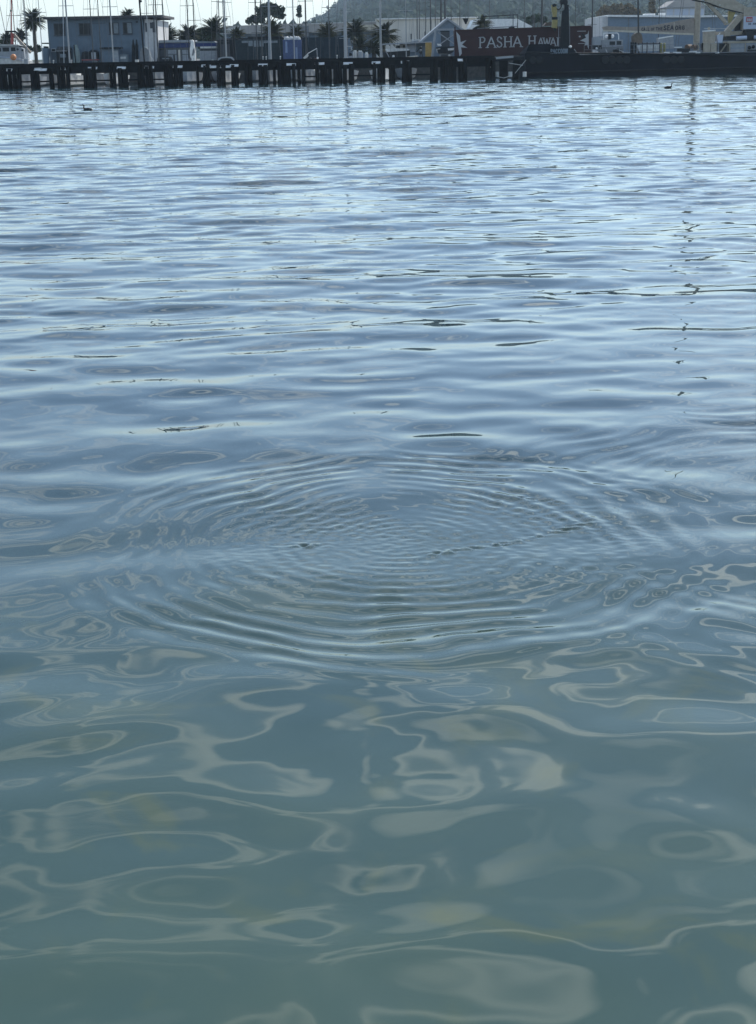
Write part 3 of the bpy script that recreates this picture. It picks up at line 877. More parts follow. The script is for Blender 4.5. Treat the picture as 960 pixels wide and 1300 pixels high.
px_thing('storage_tank', 'cream cylindrical storage tank with a sunlit white lid on the barge', 'tank', BY + 6.5, (900, 54), [
    ('tank_body', M['tan'], [('r', (900.2, 55, 0), (900.2, 40, 0), 7.8, 16)]),
    ('lid', M['white'], [('r', (900.2, 40, 0), (900.2, 38.3, 0), 8.1, 16)]),  # lid coloured white for the sun on the tank top
    ('hatch', M['tan'], [('r', (900.2, 38.2, 0), (900.2, 34.5, 0), 1.6, 8)]),
    ('pipe', M['offwhite'], [('r', (894, 36.4, 0), (922, 36.2, 0), .35)]),
])
px_thing('deck_locker', 'tan steel deck lockers below the storage tank', 'locker', BY + 5.5, (900, 67), [
    ('cabinet', M['tan'], [('b', 893, 902, 54.5, 68, -.5, .5)]), ('cabinet', M['tan'], [('b', 902.6, 910, 55, 68, -.45, .5)]),
    ('door', M['midgrey'], [('b', 911, 913, 55, 68, -.5, .5)]), ('post', M['dark'], [('b', 891, 892.6, 54.5, 68, -.4, .4)]),
])
px_thing('bucket', 'pale blue bucket standing between the storage tank and tan crane', 'bucket', BY + 6.5, (915, 53), [
    ('pail', M['sign'], [('p', [(910, 44.5), (918.5, 44), (917, 54), (911.5, 54)], -.35, .35)]),
    ('nozzle', M['white'], [('r', (912, 44.6, -.1), (914.5, 41.6, -.1), .5), ('r', (908, 53.6, -.4), (910, 53.4, -.4), .8)]),
])
px_thing('gantry_crane', 'tan steel crane with a wedge boom and sloping braces over the barge', 'crane', BY + 8, (935, 60), [
    ('boom', M['tan'], [('p', [(893, -8), (917, -10), (952, 11.5), (949, 17.2), (944, 16.6), (915, 9.5), (899, 5)], -.5, .5)]),
    ('boom_edge', M['dark'], [('p', [(878, .8), (898, 4.2), (916, 10.8), (932, 15), (946, 18), (946, 16.8), (916, 9.4), (898, 2.6), (880, -1)], -.55, -.51)]),
    ('brace', M['tan'], [('p', [(897, 4.5), (902, 4.6), (924, 27), (926, 31), (921.5, 32), (919, 28)], -.3, .3)]),
    ('strut', M['yellow'], [('p', [(925.5, 14), (934, 15.5), (929, 27), (925, 31)], -.28, .28)]),
    ('leg', M['tan'], [('p', [(938.5, 18.5), (947.5, 18.5), (926.5, 42), (928, 46), (920, 46), (921, 39)], -.4, .4)]),
    ('base_beam', M['tan'], [('b', 908, 942, 39.8, 44.5, -.1, .6)]),
    ('back_post', M['tan'], [('p', [(943, 20), (946, 20), (944.5, 42), (942.5, 42)], .5, .8)]),
    ('counterweight', M['dark'], [('p', [(937, 24.5), (942, 22), (942, 39), (932, 39.5)], .62, 1.2)]),
    ('pin', M['offwhite'], [('s', 923, 28, -.35, .9), ('s', 914, 6.5, -.55, .9), ('s', 909, 10.5, -.35, .8)]),
    ('rail', M['white'], [('r', (922, 17.4, .4), (940, 16.4, .4), .4)]),
])
px_thing('machinery_house', 'tan framed machinery deck with grey panels under the crane', 'machinery', BY + 7, (940, 67), [
    ('frame', M['tan'], [('b', 924, 1000, 51.6, 54.4, -.6, 2), ('b', 926, 927.4, 54.4, 68, -.6, 2), ('b', 1000, 1002, 46, 68, -.6, 2), ('b', 946, 947, 54.4, 67, -.6, -.4), ('r', (915, 66, -.3), (922, 56, -.3), .9)]),
    ('panel', M['grey'], [('b', 927.6, 945.4, 55, 60.6, -.5, -.4)]), ('panel', M['grey'], [('b', 927.6, 945.4, 61.4, 67, -.5, -.4)]),
    ('panel', M['grey'], [('b', 947.6, 1000, 55, 67, -.45, -.35)]), ('valve', M['dark'], [('s', 951.5, 60.4, -.7, 2.2), ('s', 956.5, 59.4, -.7, 2.2), ('b', 949, 970, 63, 66, -.7, -.6)]),
    ('shadow_bay', M['dark'], [('b', 912, 923, 55, 67, -.2, .6), ('p', [(921, 51.5), (922, 46), (932, 45.5), (945, 43.5), (946, 51.5)], -.5, 1)]),  # solid dark blocks stand in for shade inside the machinery deck
    ('drum', M['sign'], [('r', (935, 48.6, -.8), (948, 47.8, -.8), 2.4, 10)]), ('drum', M['sign'], [('r', (957.5, 47.6, -.8), (968, 47.2, -.8), 2.4, 10)]),
    ('side_wall', M['dark'], [('b', 947.5, 1000, 37.5, 51.4, -.2, 2)]),
    ('upper_wall', M['tan'], [('b', 944, 1000, 9, 37.2, .3, 2)]),
])
sg = px_thing('sign_board', 'pale blue sign with a red castle emblem on the crane house', 'sign', BY + 7, (952, 36), [
    ('board', M['sign'], [('b', 944.4, 985, 20.6, 36.6, -.05, .15)]),
    ('emblem_field', M['emblem'], [('b', 947.6, 955.4, 21.6, 27.8, -.09, -.051)]),
    ('emblem', M['lett'], [('b', 948.6, 950.2, 23.4, 27, -.12, -.091), ('b', 950.8, 952.4, 23.4, 27, -.12, -.091), ('b', 953, 954.5, 23.4, 27, -.12, -.091), ('b', 948.6, 954.5, 25.2, 26, -.13, -.121)]),
])
mb = MB(); its = []; s = (BY + 7) / FPX; x = 950.0
for ch in 'US ARMY CORPS':
    p = at(x, 31.4 - (x - 950) * .017, BY + 7); its.append((ch, p.x, p.z, 1.5 * s, 1.9 * s)); x += 1.9
letters(mb, its, BY + 6.95, .02, .25); mb.build('lettering', M['navyink'], sg)

# ------------------------------------------------------------------ blue-grey boatyard building
HY = 205.0
bl = px_thing('boatyard_building', 'two storey blue grey boatyard building with a flat overhanging roof', 'building', HY, (122, 82), [
    ('wall', M['bluegrey'], [('b', 62, 183.5, 23.5, 84, 0, 11)]),
    ('side_wall', M['palesiding'], [('p', [(183.5, 24), (200.5, 25.5), (200.5, 84), (183.5, 84)], .05, 10.9)]),  # paler material puts the sun on this side into its colour
    ('roof', M['darkroof'], [('b', 54.5, 206, 20.2, 23.4, -.9, 11.8)]),
    ('porch_roof', M['dark'], [('b', 53, 62, 54.2, 55.6, -.2, 3)]),
], z=GZ)
bl.children[0].location = (0, 0, 0)
for x0, x1, y0, y1, mull in ((68.5, 83, 29.6, 45, 0), (100.3, 115, 29.2, 44.4, 0), (138.5, 151, 28.4, 43.4, 1), (156, 168, 28.2, 43.2, 1)):
    w = shapes(HY, [('b', x0, x1, y0, y1, -.06, -.003)]).build('window', M['frame'], bl)
    if mull:
        xm = x0 + (x1 - x0) * .45
        shapes(HY, [('b', x0 + .9, xm - .4, y0 + 1, y1 - 1, -.08, -.061)]).build('pane', M['glass'], w)
        shapes(HY, [('b', xm + .4, x1 - .9, y0 + 1, y1 - 1, -.08, -.061)]).build('pane', M['greypatch'], w)
    else:
        shapes(HY, [('b', x0 + 1, x1 - 1, y0 + 1.2, y1 - 1.2, -.08, -.061)]).build('pane', M['glass'], w)
    shapes(HY, [('b', x0 - .5, x1 + .5, y1, y1 + .8, -.12, -.003)]).build('sill', M['frame'], w)
for x0, x1, y0, y1 in ((184.6, 187, 29, 40.5), (190.5, 195.5, 28.5, 36), (193.6, 196.6, 28, 41)):
    shapes(HY, [('b', x0, x1, y0, y1, -.02 if x0 != 190.5 else -.01, .04)]).build('window', M['frame'], bl)
shapes(HY, [('b', 172.5, 175, 27, 28.6, -.2, -.003)]).build('wall_lamp', M['dark'], bl)
for x in range(66, 182, 8):
    shapes(HY, [('b', x, x + .5, 24.2, 82, -.02, -.001)]).build('siding_batten', M['bluegrey'], bl)

px_thing('loading_shutter', 'dark roller shutter bay with a small grey box on the blue building', 'shutter', HY - 1.2, (79, 81), [
    ('hood', M['frame'], [('p', [(71.5, 63.5), (73, 59.2), (87, 59), (89.5, 63.2)], -.5, 1)]),
    ('opening', M['dark'], [('b', 72, 89, 64.5, 82, 0, 1)]), ('lintel', M['grey'], [('b', 72, 85, 63.4, 65.4, -.1, 0)]),
    ('crate', M['greypatch'], [('b', 76.5, 83.5, 68.5, 73, -.2, -.01)]),
], z=GZ)
px_thing('wall_hatch', 'small grey framed hatch on the corner of the blue building', 'hatch', HY - .3, (67, 66), [
    ('frame', M['grey'], [('b', 65, 71, 61, 66, 0, .25)]), ('opening', M['dark'], [('b', 66, 70, 62.2, 64.8, -.03, -.003)]),
])
px_thing('water_tank', 'dark ribbed water tank at the palm end of the blue building', 'tank', HY - 1, (58.5, 80), [
    ('tank_body', M['bluegrey'], [('r', (58.6, 84, 0), (58.6, 61, 0), 4.4, 14)]), ('lid', M['dark'], [('r', (58.6, 61, 0), (58.6, 58.8, 0), 3.2, 12)]),
], z=GZ)
px_thing('upturned_dinghy', 'pale green dinghy propped on end against the blue building wall', 'dinghy', HY - 2, (97, 80), [
    ('hull', mat('pale_green', (.22, .27, .26), .6, noise=.15), [('p', [(93.6, 81.5), (93.4, 64), (94.6, 57.4), (96.5, 56.6), (99.2, 62), (101.5, 70), (102, 81.5)], -.3, .3)]),
    ('keel', M['dark'], [('r', (94, 57, -.34), (96.2, 80, -.34), .7)]),
], z=GZ)
px_thing('engine_pallet', 'dark engines and a pale box stacked on a low rack by the blue wall', 'pallet', HY - 3, (111, 80), [
    ('engine', M['dark'], [('p', [(103, 75), (104, 66.5), (108, 65), (112, 66), (112, 75)], -.6, .6)]),
    ('engine', M['dark'], [('p', [(112.4, 75), (113, 65.5), (116.5, 62.8), (121.5, 64), (124, 66), (124.5, 75)], -.55, .6)]),
    ('box', M['grey'], [('b', 116.2, 121.8, 66.5, 75, -.75, -.56)]), ('rack', M['red'], [('b', 103.5, 125, 75.4, 76.6, -.8, .6)]),
    ('leg', M['dark'], [('b', 104, 105.4, 76.6, 82, -.7, -.5)]), ('leg', M['dark'], [('b', 123, 124.6, 76.6, 82, -.7, -.5)]), ('drawer', M['midgrey'], [('b', 117, 124, 77.2, 79, -.72, .2)]),
], z=GZ)
px_thing('tool_shed', 'small blue grey tool shed with a dark overhanging roof', 'shed', HY - 3.4, (139, 81), [
    ('wall', M['bluegrey'], [('b', 128.4, 151, 62, 84, 0, 2.2)]), ('roof', M['dark'], [('b', 126.6, 152, 60, 62, -.3, 2.5)]),
    ('side_panel', M['grey'], [('b', 145, 150.6, 64, 82, -.03, -.003)]),
], z=GZ)
px_thing('cabinet', 'low white cabinet standing beside the tool shed', 'cabinet', HY - 3, (156, 81), [
    ('cabinet', M['greypatch'], [('b', 151.8, 162, 69, 84, 0, 1)]), ('label_panel', M['offwhite'], [('b', 153, 160, 72, 74.8, -.02, -.003)]),
], z=GZ)
for x, lab in ((169.4, 'tall slim dark propane cylinder, the nearer one to the tool shed'), (173.8, 'tall slim dark propane cylinder next to the grey arched hull')):
    o = shapes(HY - 3, [('r', (x, 84, 0), (x, 58, 0), 2.0, 10)])
    p = at(x, 58, HY - 3); o.lathe((p.x, p.y, p.z), [(2.0 * HY / FPX, 0), (1.1 * HY / FPX, .35), (.08, .75)], 10)
    tag(o.build('propane_cylinder', M['dark'], None), lab, 'cylinder')
px_thing('upright_hull', 'grey boat hull stood on its stern with a pale sunlit edge', 'boat hull', HY - 3.4, (185, 82), [
    ('shell', M['midgrey'], [('p', [(177.6, 84), (177.6, 66), (179.5, 61.2), (184, 59.8), (188, 62.5), (190, 68), (191, 75), (190.6, 84)], -.4, .8)]),
    ('sunlit_edge', M['offwhite'], [('r', (183.5, 59.4, -.45), (187, 60.6, -.45), .5), ('r', (187, 60.6, -.45), (189.5, 64.6, -.45), .6), ('r', (189.5, 64.6, -.45), (191.4, 72, -.45), .6), ('r', (191.4, 72, -.45), (195.4, 77.4, -.45), .6), ('r', (192, 73, -.45), (192.3, 83, -.45), .6)]),  # off-white bars paint the sun along the hull edge
], z=GZ)
px_thing('white_bin', 'small white bin on the pier edge below the propane cylinders', 'bin', PY + 3.0, (173.6, 82), [
    ('body', M['offwhite'], [('b', 171.6, 175.8, 76.6, 82, 0, .4)]), ('lid', M['white'], [('b', 171.4, 176, 75.8, 76.5, -.04, .44)]),
], z=DZ - .12)
px_thing('black_pole', 'thick black leaning timber pole rising in front of the building corner', 'pole', PY + 4.9, (184.6, 84), [
    ('pole', M['dark'], [('r', (172, -60, 0), (184.8, 96, 0), .95, 8)]), ('cap', M['dark'], [('s', 178.8, 1.4, 0, 1.5)]),
])

# ------------------------------------------------------------------ long workshop with the blue fascia
WY = 206.0
ws = px_thing('workshop', 'low workshop with a blue fascia and glazed front beside the building', 'workshop', WY, (225, 82), [
    ('wall', M['midgrey'], [('b', 184.5, 241.5, 60.6, 86, .3, 8)]), ('fascia', M['navy'], [('b', 184.5, 242, 54.8, 60.8, 0, .3)]),
    ('roof', M['grey'], [('p', [(183.5, 54.6), (185, 51.2), (242, 50.6), (242.5, 53.6)], -.2, 8)]),
], z=GZ)
for x0, x1, m_ in ((191, 198.4, 'greypatch'), (199.4, 211, 'frame'), (213, 225, 'grey'), (226, 230, 'cream'), (231, 239.5, 'grey')):
    w = shapes(WY, [('b', x0, x1, 62, 79.6, .22, .29)]).build('window', M['frame'], ws)
    shapes(WY, [('b', x0 + .6, x1 - .6, 63, 79, .16, .215)]).build('pane', M[m_], w)
    if m_ in ('greypatch', 'grey'):
        shapes(WY, [('b', x0 + .6, x1 - .6, 68.6, 69.2, .1, .155)]).build('glazing_bar', M['frame'], w)
px_thing('forklift', 'dark forklift parked in front of the glazed workshop', 'forklift', WY - 2, (210, 82), [
    ('body', M['dark'], [('p', [(199, 80), (200, 73), (205, 71.6), (216, 72), (218.5, 76), (218.5, 80)], -.6, .6)]),
    ('mast', M['dark'], [('b', 220.4, 221.8, 69.6, 82, -.3, .3)]), ('seat_panel', M['greypatch'], [('b', 206, 215, 73.6, 75, -.64, -.605)]),
    ('wheel', M['dark'], [('r', (203, 80.5, -.6), (203, 80.5, .6), 2.6, 10)]), ('wheel', M['dark'], [('r', (215, 80.5, -.6), (215, 80.5, .6), 2.6, 10)]),
], z=GZ)
px_thing('covered_sail', 'bundle of crumpled white sail hoisted beside the workshop', 'sail', 186.5, (244, 80), [
    ('cloth', M['white'], [('p', [(239.4, 79.5), (240.4, 70), (241.6, 60), (242.4, 52.4), (244, 50.2), (246, 52.6), (247, 60), (248.2, 68), (248.4, 78.4), (244, 80.6)], -.2, .2)]),
    ('fold', M['midgrey'], [('p', [(243.6, 70.5), (245, 63), (247, 60.6), (247.2, 66), (245.6, 70.5)], -.26, -.205), ('p', [(240.8, 76), (241.4, 71.6), (243.4, 75), (243, 77.4)], -.26, -.205)]),  # grey shapes paint the shade of the folds on white cloth
])
px_thing('grey_shed', 'ribbed grey shed with a blue roof cover beside the dark screen', 'shed', WY, (264, 81), [
    ('wall', M['grey'], [('b', 254, 276, 64.6, 86, 0, 4)]), ('band', M['frame'], [('b', 254, 276, 61.4, 64.5, 0, 4)]),
    ('fascia', M['offwhite'], [('b', 254, 275, 59, 61.2, -.2, 4)]), ('roof_cover', M['navy'], [('b', 246.4, 275.6, 54.6, 58.9, -.1, 4.2)]),
    ('roof', M['greypatch'], [('p', [(246.6, 54.5), (249, 52.6), (272, 52.4), (275.4, 54.5)], -.1, 4.2)]),
    ('door', M['offwhite'], [('b', 268.6, 271.4, 75.4, 80.4, -.05, -.003)]),
] + [('rib', M['grey'], [('b', x, x + .8, 65, 84, -.05, -.002)]) for x in (256, 258.6, 261.2, 263.8, 266.4, 273)], z=GZ)
px_thing('dark_shed', 'black clad shed between the grey shed and the green container', 'shed', WY - 1, (288, 81), [
    ('wall', M['dark'], [('b', 276.4, 298, 50.4, 86, 0, 5)]), ('roof', M['darkroof'], [('b', 276, 300, 48.6, 50.3, -.1, 5.1)]),
    ('door', M['frame'], [('b', 281, 292, 56, 82, -.04, -.003)]),
], z=GZ)
px_thing('rowboat_cover', 'dark arched rowboat cover with a pale rim standing on the pier', 'boat cover', PY + 2.2, (287, 80), [
    ('shell', M['dark'], [('p', [(276.6, 80.2), (277.6, 75.4), (281, 73.4), (287, 72.8), (293, 73.2), (296.4, 75.6), (298, 80)], -.4, .8)]),
    ('rim', M['grey'], [('p', [(276, 77.6), (277.4, 73.6), (283, 72.2), (288, 71.8), (294.5, 72.2), (297.2, 74.8), (298.6, 80.2), (297.2, 80.2), (295.8, 76), (293, 74), (287, 73.6), (281, 74.2), (278.4, 76)], -.46, -.41)]),
], z=DZ - .12)

def container(label, Y, x0, x1, y0, y1, m_, rib, dep=2.5, extra=()):
    t = px_thing('freight_container', label, 'container', Y, ((x0 + x1) / 2, y1), [
        ('box', m_, [('b', x0, x1, y0, y1 + 5, 0, dep)]),
        ('top_rail', m_, [('b', x0 - .3, x1 + .3, y0 - .2, y0 + 1.0, -.07, -.04)]),
    ], z=GZ)
    x = x0 + 1.2
    while x < x1 - 1.5:
        shapes(Y, [('b', x, x + rib * .45, y0 + 1.2, y1 + 4, -.035, -.001)]).build('corrugation', m_, t)
        x += rib
    for nm, mm, sp in extra:
        shapes(Y, sp).build(nm, mm, t)
    return t
container('long dark green freight container with pale patches along its top', WY - 2, 298.5, 359, 50.4, 79.6, M['greencont'], 5.2, extra=[
    ('paint_patch', M['greypatch'], [('b', x0, x1, 51.6, y1, -.06, -.04)]) for x0, x1, y1 in ((307, 315, 54.6), (315.5, 321, 58.6), (322.4, 328, 59.4), (329.4, 334.6, 59), (335, 340.4, 54.6), (341, 346.6, 54.6), (347, 352.4, 54.4))])
container('bright blue freight container with faded streaks', WY - 2.2, 359.6, 383, 50.6, 78.6, M['bluecont'], 2.0, extra=[
    ('faded_streak', M['bluestreak'], [('b', 362.2, 365, 52.6, 67, -.06, -.04)]), ('faded_streak', M['bluestreak'], [('b', 375.6, 378, 60, 77, -.06, -.04)])])
px_thing('roof_beam', 'long dark tarpaulin covered beam lying along the green container roof', 'beam', WY - 1.6, (330, 50), [
    ('cover', M['dark'], [('p', [(296.5, 50.2), (296.5, 48.8), (314, 48.4), (315, 46.6), (358, 45.8), (360.5, 48.6), (360.5, 50)], 0, 1.2)]),
])
px_thing('net_heap', 'heap of white netting on top of the blue container', 'netting', WY - 1.8, (371, 50.4), [
    ('net', M['white'], [('p', [(361, 50.4), (361.4, 46.6), (363.4, 48), (365, 45.8), (367, 48.2), (369, 46), (371.4, 48.4), (373.6, 45.4), (376, 47.4), (378.6, 46), (380.8, 47.6), (381.4, 50.2)], 0, .9)]),
    ('buoy', M['white'], [('s', 364, 48, -.1, 1.5), ('s', 370.5, 48.2, -.1, 1.6), ('s', 376.6, 47.6, -.1, 1.5)]),
])
sc = px_thing('fence_screen', 'dark cloth covered fence screen beside the blue container', 'fence', WY - 1, (411, 80), [], z=GZ)
for i in range(6):
    x0 = 383.4 + i * 9.1
    shapes(WY - 1, [('b', x0, x0 + 8.8, 47.6 - i * .12, 84, 0, .08)]).build('screen_panel', M['screen'], sc)
    shapes(WY - 1, [('r', (x0 - .1, 47, .14), (x0 - .1, 84, .14), .35)]).build('post', M['dark'], sc)
px_thing('end_block', 'narrow black tarred shed end next to the cloth screen', 'shed', WY - 1, (437, 80), [
    ('wall', M['dark'], [('b', 438, 441.5, 46.6, 84, -.3, 2)]), ('door', M['frame'], [('b', 438.6, 441, 58, 82, -.34, -.303)])], z=GZ)
px_thing('davit_hoist', 'small white davit hoist with a hanging scoop on the pier', 'hoist', PY + 2.2, (394, 77), [
    ('arm', M['white'], [('r', (391.4, 67.6, 0), (402.4, 61.4, 0), .5)]), ('post', M['grey'], [('r', (402.4, 61.4, 0), (403.4, 78, 0), .45)]),
    ('scoop', M['offwhite'], [('p', [(384.6, 73.6), (388, 70.2), (391, 67.4), (391.4, 71), (389.4, 73.6), (386.4, 74.6)], -.2, .2)]),
    ('base', mat('brick_red', (.22, .10, .075), .8, noise=.2), [('p', [(395.6, 78.4), (396, 75.4), (401.6, 74), (404.6, 75), (404.8, 78.2)], -.3, .3)]),
    ('bucket', M['white'], [('b', 402.2, 404.6, 72.4, 77.6, -.36, -.31)]),
    ('engine', M['dark'], [('s', 394, 75, -.1, 1.9), ('s', 398.6, 72.6, -.1, 1.1)]),
], z=DZ - .12)
for x0, x1, y0, lab in ((448.2, 453.6, 63.8, 'pale cylindrical drum with a white lid standing on the quay'), (454.4, 460.6, 64.2, 'weathered grey drum between two paler drums'), (463.4, 467.6, 66.4, 'small cream leaning drum at the end of the drum row')):
    xm = (x0 + x1) / 2; rr = (x1 - x0) / 2
    t = px_thing('drum', lab, 'drum', 194, (xm, 78), [
        ('drum_body', M['offwhite'] if x0 != 454.4 else M['grey'], [('r', (xm, 82, 0), (xm, y0 + 1.4, 0), rr, 12)]),
        ('lid', M['white'], [('r', (xm, y0 + 1.4, 0), (xm, y0, 0), rr * .7, 10)])], z=GZ)
px_thing('outboard_boat', 'open grey motor launch with an outboard lying by the drums', 'launch', 186, (440, 78), [
    ('hull', M['grey'], [('p', [(435.5, 73.4), (447, 70.6), (447.4, 76), (446, 88), (438, 88)], -.8, .8)]),
    ('outboard', M['dark'], [('p', [(443, 67.6), (446, 66.8), (447.6, 70), (446.6, 73), (443.6, 72.4)], -.3, .3)]),
    ('windscreen', M['offwhite'], [('r', (441, 58.6, 0), (445.8, 58.8, 0), .4), ('r', (445.8, 58.8, 0), (447, 64, 0), .4)]),
])
px_thing('davit_post', 'thin white hooked davit post by the drums', 'post', 193, (446, 76), [
    ('post', M['grey'], [('r', (445.6, 82, 0), (445.6, 51, 0), .3)]), ('hook', M['grey'], [('r', (445.6, 51, 0), (447.4, 51.6, 0), .3), ('r', (447.4, 51.6, 0), (447.6, 54, 0), .3)])], z=GZ)
# ------------------------------------------------------------------ boatyard right of the palms
px_thing('boat_canopy', 'flat white canopy over small boats in the yard', 'canopy', 212, (510, 80), [
    ('roof', M['grey'], [('p', [(483, 55.6), (548, 52.4), (549, 53.8), (483, 57.2)], -1, 2)]),
    ('post', M['grey'], [('r', (485, 56.4, 0), (485.4, 82, 0), .8)]), ('post', M['grey'], [('r', (527.6, 54.4, 0), (527.8, 82, 0), .6)]),
    ('back_wall', M['bluewall'], [('b', 509, 548, 55, 82, 2.05, 2.4)]),
    ('side_wall', M['offwhite'], [('b', 507.4, 517, 55.6, 68, 1.6, 2.0)]),
    ('panel', M['sign'], [('b', 516.6, 527, 57, 66, 1.5, 1.59)]),
    ('opening', M['dark'], [('b', 503, 508, 57.6, 61.4, 1.2, 1.5), ('b', 512, 514, 57.2, 60.4, 1.3, 1.55)]),
], z=GZ)
px_thing('cabin_cruiser', 'white cabin cruiser with dark side windows propped in the yard', 'cruiser', 202, (503, 78), [
    ('hull', M['dark'], [('p', [(486, 66.6), (521, 63.8), (520, 76), (516, 84), (492, 84), (488, 76)], -1, 1)]),
    ('cabin', M['offwhite'], [('p', [(489, 63.6), (494, 61.4), (518, 61.4), (521, 64.6), (494, 66.4)], -.9, .9)]),
    ('foredeck', M['white'], [('p', [(489, 62.6), (491.4, 61.8), (494, 65), (491.6, 65.2)], -.95, -.91), ('p', [(516, 63), (519.6, 62.6), (519.4, 64.6), (516, 65)], -.95, -.91)]),
    ('strut', M['grey'], [('r', (490, 65, -1.1), (496, 76, -1.1), .5)]),
    ('fender', M['white'], [('s', 499.6, 71.4, -1.2, 1.5), ('s', 498.4, 73.4, -1.2, 1.1)]),
], z=GZ)
px_thing('rowing_boat', 'low upturned rowing boat with a cream gunwale lying on the quay', 'rowboat', 195, (523, 76), [
    ('hull', M['dark'], [('p', [(513, 74.4), (534, 72), (533, 80), (514, 80)], -.6, .6)]),
    ('gunwale', M['cream'], [('p', [(513, 72.6), (530, 70.4), (531, 71.6), (513.6, 74)], -.65, -.61), ('p', [(519, 74.4), (532, 73), (532.6, 74), (519, 75.4)], -.66, -.62)]),
], z=GZ)
px_thing('tripod_rack', 'dark three legged rack standing beside the ochre crate', 'rack', 197, (535, 76), [
    ('leg', M['dark'], [('r', (534.6, 59, 0), (532, 82, 0), .6)]), ('leg', M['dark'], [('r', (534.6, 59, 0), (537.6, 82, 0), .6)]), ('leg', M['dark'], [('r', (534.6, 59, .1), (529, 66, .3), .5)]),
    ('pack', M['dark'], [('s', 534.4, 60.6, 0, 1.7), ('s', 534, 66, 0, 1.9)]), ('wrap', M['grey'], [('s', 534.3, 63.6, -.15, 1.2)]),
], z=GZ)
px_thing('ochre_crate', 'tall ochre yellow crate standing against the yard canopy', 'crate', 206, (544, 70), [
    ('board', M['ochre'], [('b', x, x + 1.9, 54, 84, 0, 1.2)]) for x in (540.4, 542.4, 544.4, 546.2)], z=GZ)
px_thing('gable_shed', 'grey boat shed with a steep gable behind the travel hoist', 'shed', 214, (566, 78), [
    ('gable_wall', M['bluewall'], [('p', [(536, 52), (568.6, 24.6), (596, 44), (596, 84), (536, 84)], 0, 10)]),
    ('roof', M['grey'], [('p', [(533, 52.8), (568.4, 22.4), (600, 44.8), (599, 47), (568.6, 25.2), (535, 54.2)], -.5, 10.5)]),
    ('doorway', M['frame'], [('b', 560, 571, 39, 84, -.06, -.003)]),
], z=GZ)
px_thing('travel_hoist', 'pale grey travel hoist frame with crossed braces straddling a boat', 'boat hoist', 198, (565, 78), [
    ('leg', M['grey'], [('p', [(552, 37), (554.6, 37), (549.6, 82), (546.2, 82)], -.3, .3)]),
    ('leg', M['grey'], [('p', [(575.4, 37), (578.4, 37), (586.4, 82), (582.6, 82)], -.3, .3)]),
    ('top_beam', M['grey'], [('b', 551, 579, 36.2, 38.4, -.25, .25)]),
    ('brace', M['grey'], [('r', (556, 41, 0), (580, 58, 0), .7)]), ('brace', M['grey'], [('r', (576, 44, .2), (556, 58, .2), .7)]),
    ('sling', M['dark'], [('b', 559, 571, 39, 40.6, -.4, -.26)]),
], z=GZ)
px_thing('slung_boat', 'small dark motorboat with bright white deck slung in the travel hoist', 'boat', 198, (566, 74), [
    ('hull', M['dark'], [('p', [(554, 60), (577, 58.6), (576, 66), (572, 68), (557, 68)], -.9, .9)]),
    ('deck', M['white'], [('p', [(568.6, 61.4), (576.8, 60.6), (576, 63.6), (569, 64.2)], -.95, -.91), ('p', [(555, 55.4), (560, 56), (560.8, 58.4), (556, 58)], -.95, -.2)]),
    ('bow_rail', M['offwhite'], [('r', (554.4, 62.6, -1), (559, 61.8, -1), .5), ('r', (554.4, 62.6, -1), (555.4, 66.6, -1), .5)]),
    ('cradle', M['grey'], [('b', 558.4, 574.6, 67.6, 69, -.6, .6), ('b', 558.4, 560, 69, 84, -.5, .5), ('b', 573, 574.6, 69, 84, -.5, .5)]),
    ('lamp', M['white'], [('s', 570.5, 70.4, -.7, 1.5)]),
], z=GZ)
px_thing('hanging_cone', 'black downward pointing day shape cone above the container', 'day shape', 196, (591, 30), [
    ('cone', M['dark'], [('p', [(587.6, 23.2), (595, 23.2), (592.4, 30.6), (591, 30.6)], -.3, .3)]), ('wire', M['wire'], [('r', (591, 23.4, 0), (590, -20, 0), .2)]),
])

# ------------------------------------------------------------------ fishing boat at the left edge
FY = 176.0
px_thing('fishing_boat', 'white fishing boat with dark wheelhouse windows and an orange buoy', 'fishing boat', FY, (12, 100), [
    ('hull', M['offwhite'], [('p', [(-30, 76), (24, 73.6), (34, 77), (30, 108), (-30, 108)], -1.6, 1.6)]),
    ('wheelhouse', M['grey'], [('p', [(-24, 58.2), (22, 58), (30, 62), (32, 76), (-24, 76)], -1.2, 1.2)], [
        ('window', M['glass'], [('b', 3.4, 11.6, 60.4, 65.4, -1.23, -1.203)]), ('window', M['glass'], [('b', 14, 19.6, 60.2, 65, -1.23, -1.203)]), ('window', M['glass'], [('b', -8, 1.2, 60.6, 65.6, -1.23, -1.203)]),
        ('porthole', M['glass'], [('s', 22.4, 62.6, -1.2, 1.4), ('s', 28.6, 63.6, -1.2, 1.4)])]),
    ('cabin_roof', M['offwhite'], [('p', [(-26, 58), (-26, 56.6), (22, 56.4), (27, 58)], -1.5, 1.5)]),
    ('mast', M['red'], [('r', (14.6, 58, 0), (13.9, -95, 0), .75), ('r', (15.4, 57, -.3), (16.2, 42, -.3), 1.7)]),
    ('boom', M['canvas'], [('p', [(16.4, 43.4), (18.4, 43), (39.4, 66), (37.6, 68), (28, 59.6)], -.2, .2)]),
    ('stay', M['wire'], [('r', (6.6, 41, 0), (-4, -12, 0), .35), ('r', (14.2, 10, 0), (4, 56, 0), .25)]),
    ('mast_lamp', M['dark'], [('s', 14.1, 13.6, 0, 1.2)]), ('crossbar', M['dark'], [('b', 7, 20, 39, 41, -.2, .2)]),
    ('rail', M['sign'], [('r', (-10, 71, -1.65), (14, 73.6, -1.65), .5), ('r', (20, 74.6, -1.65), (30, 77.6, -1.65), .5)]),
])
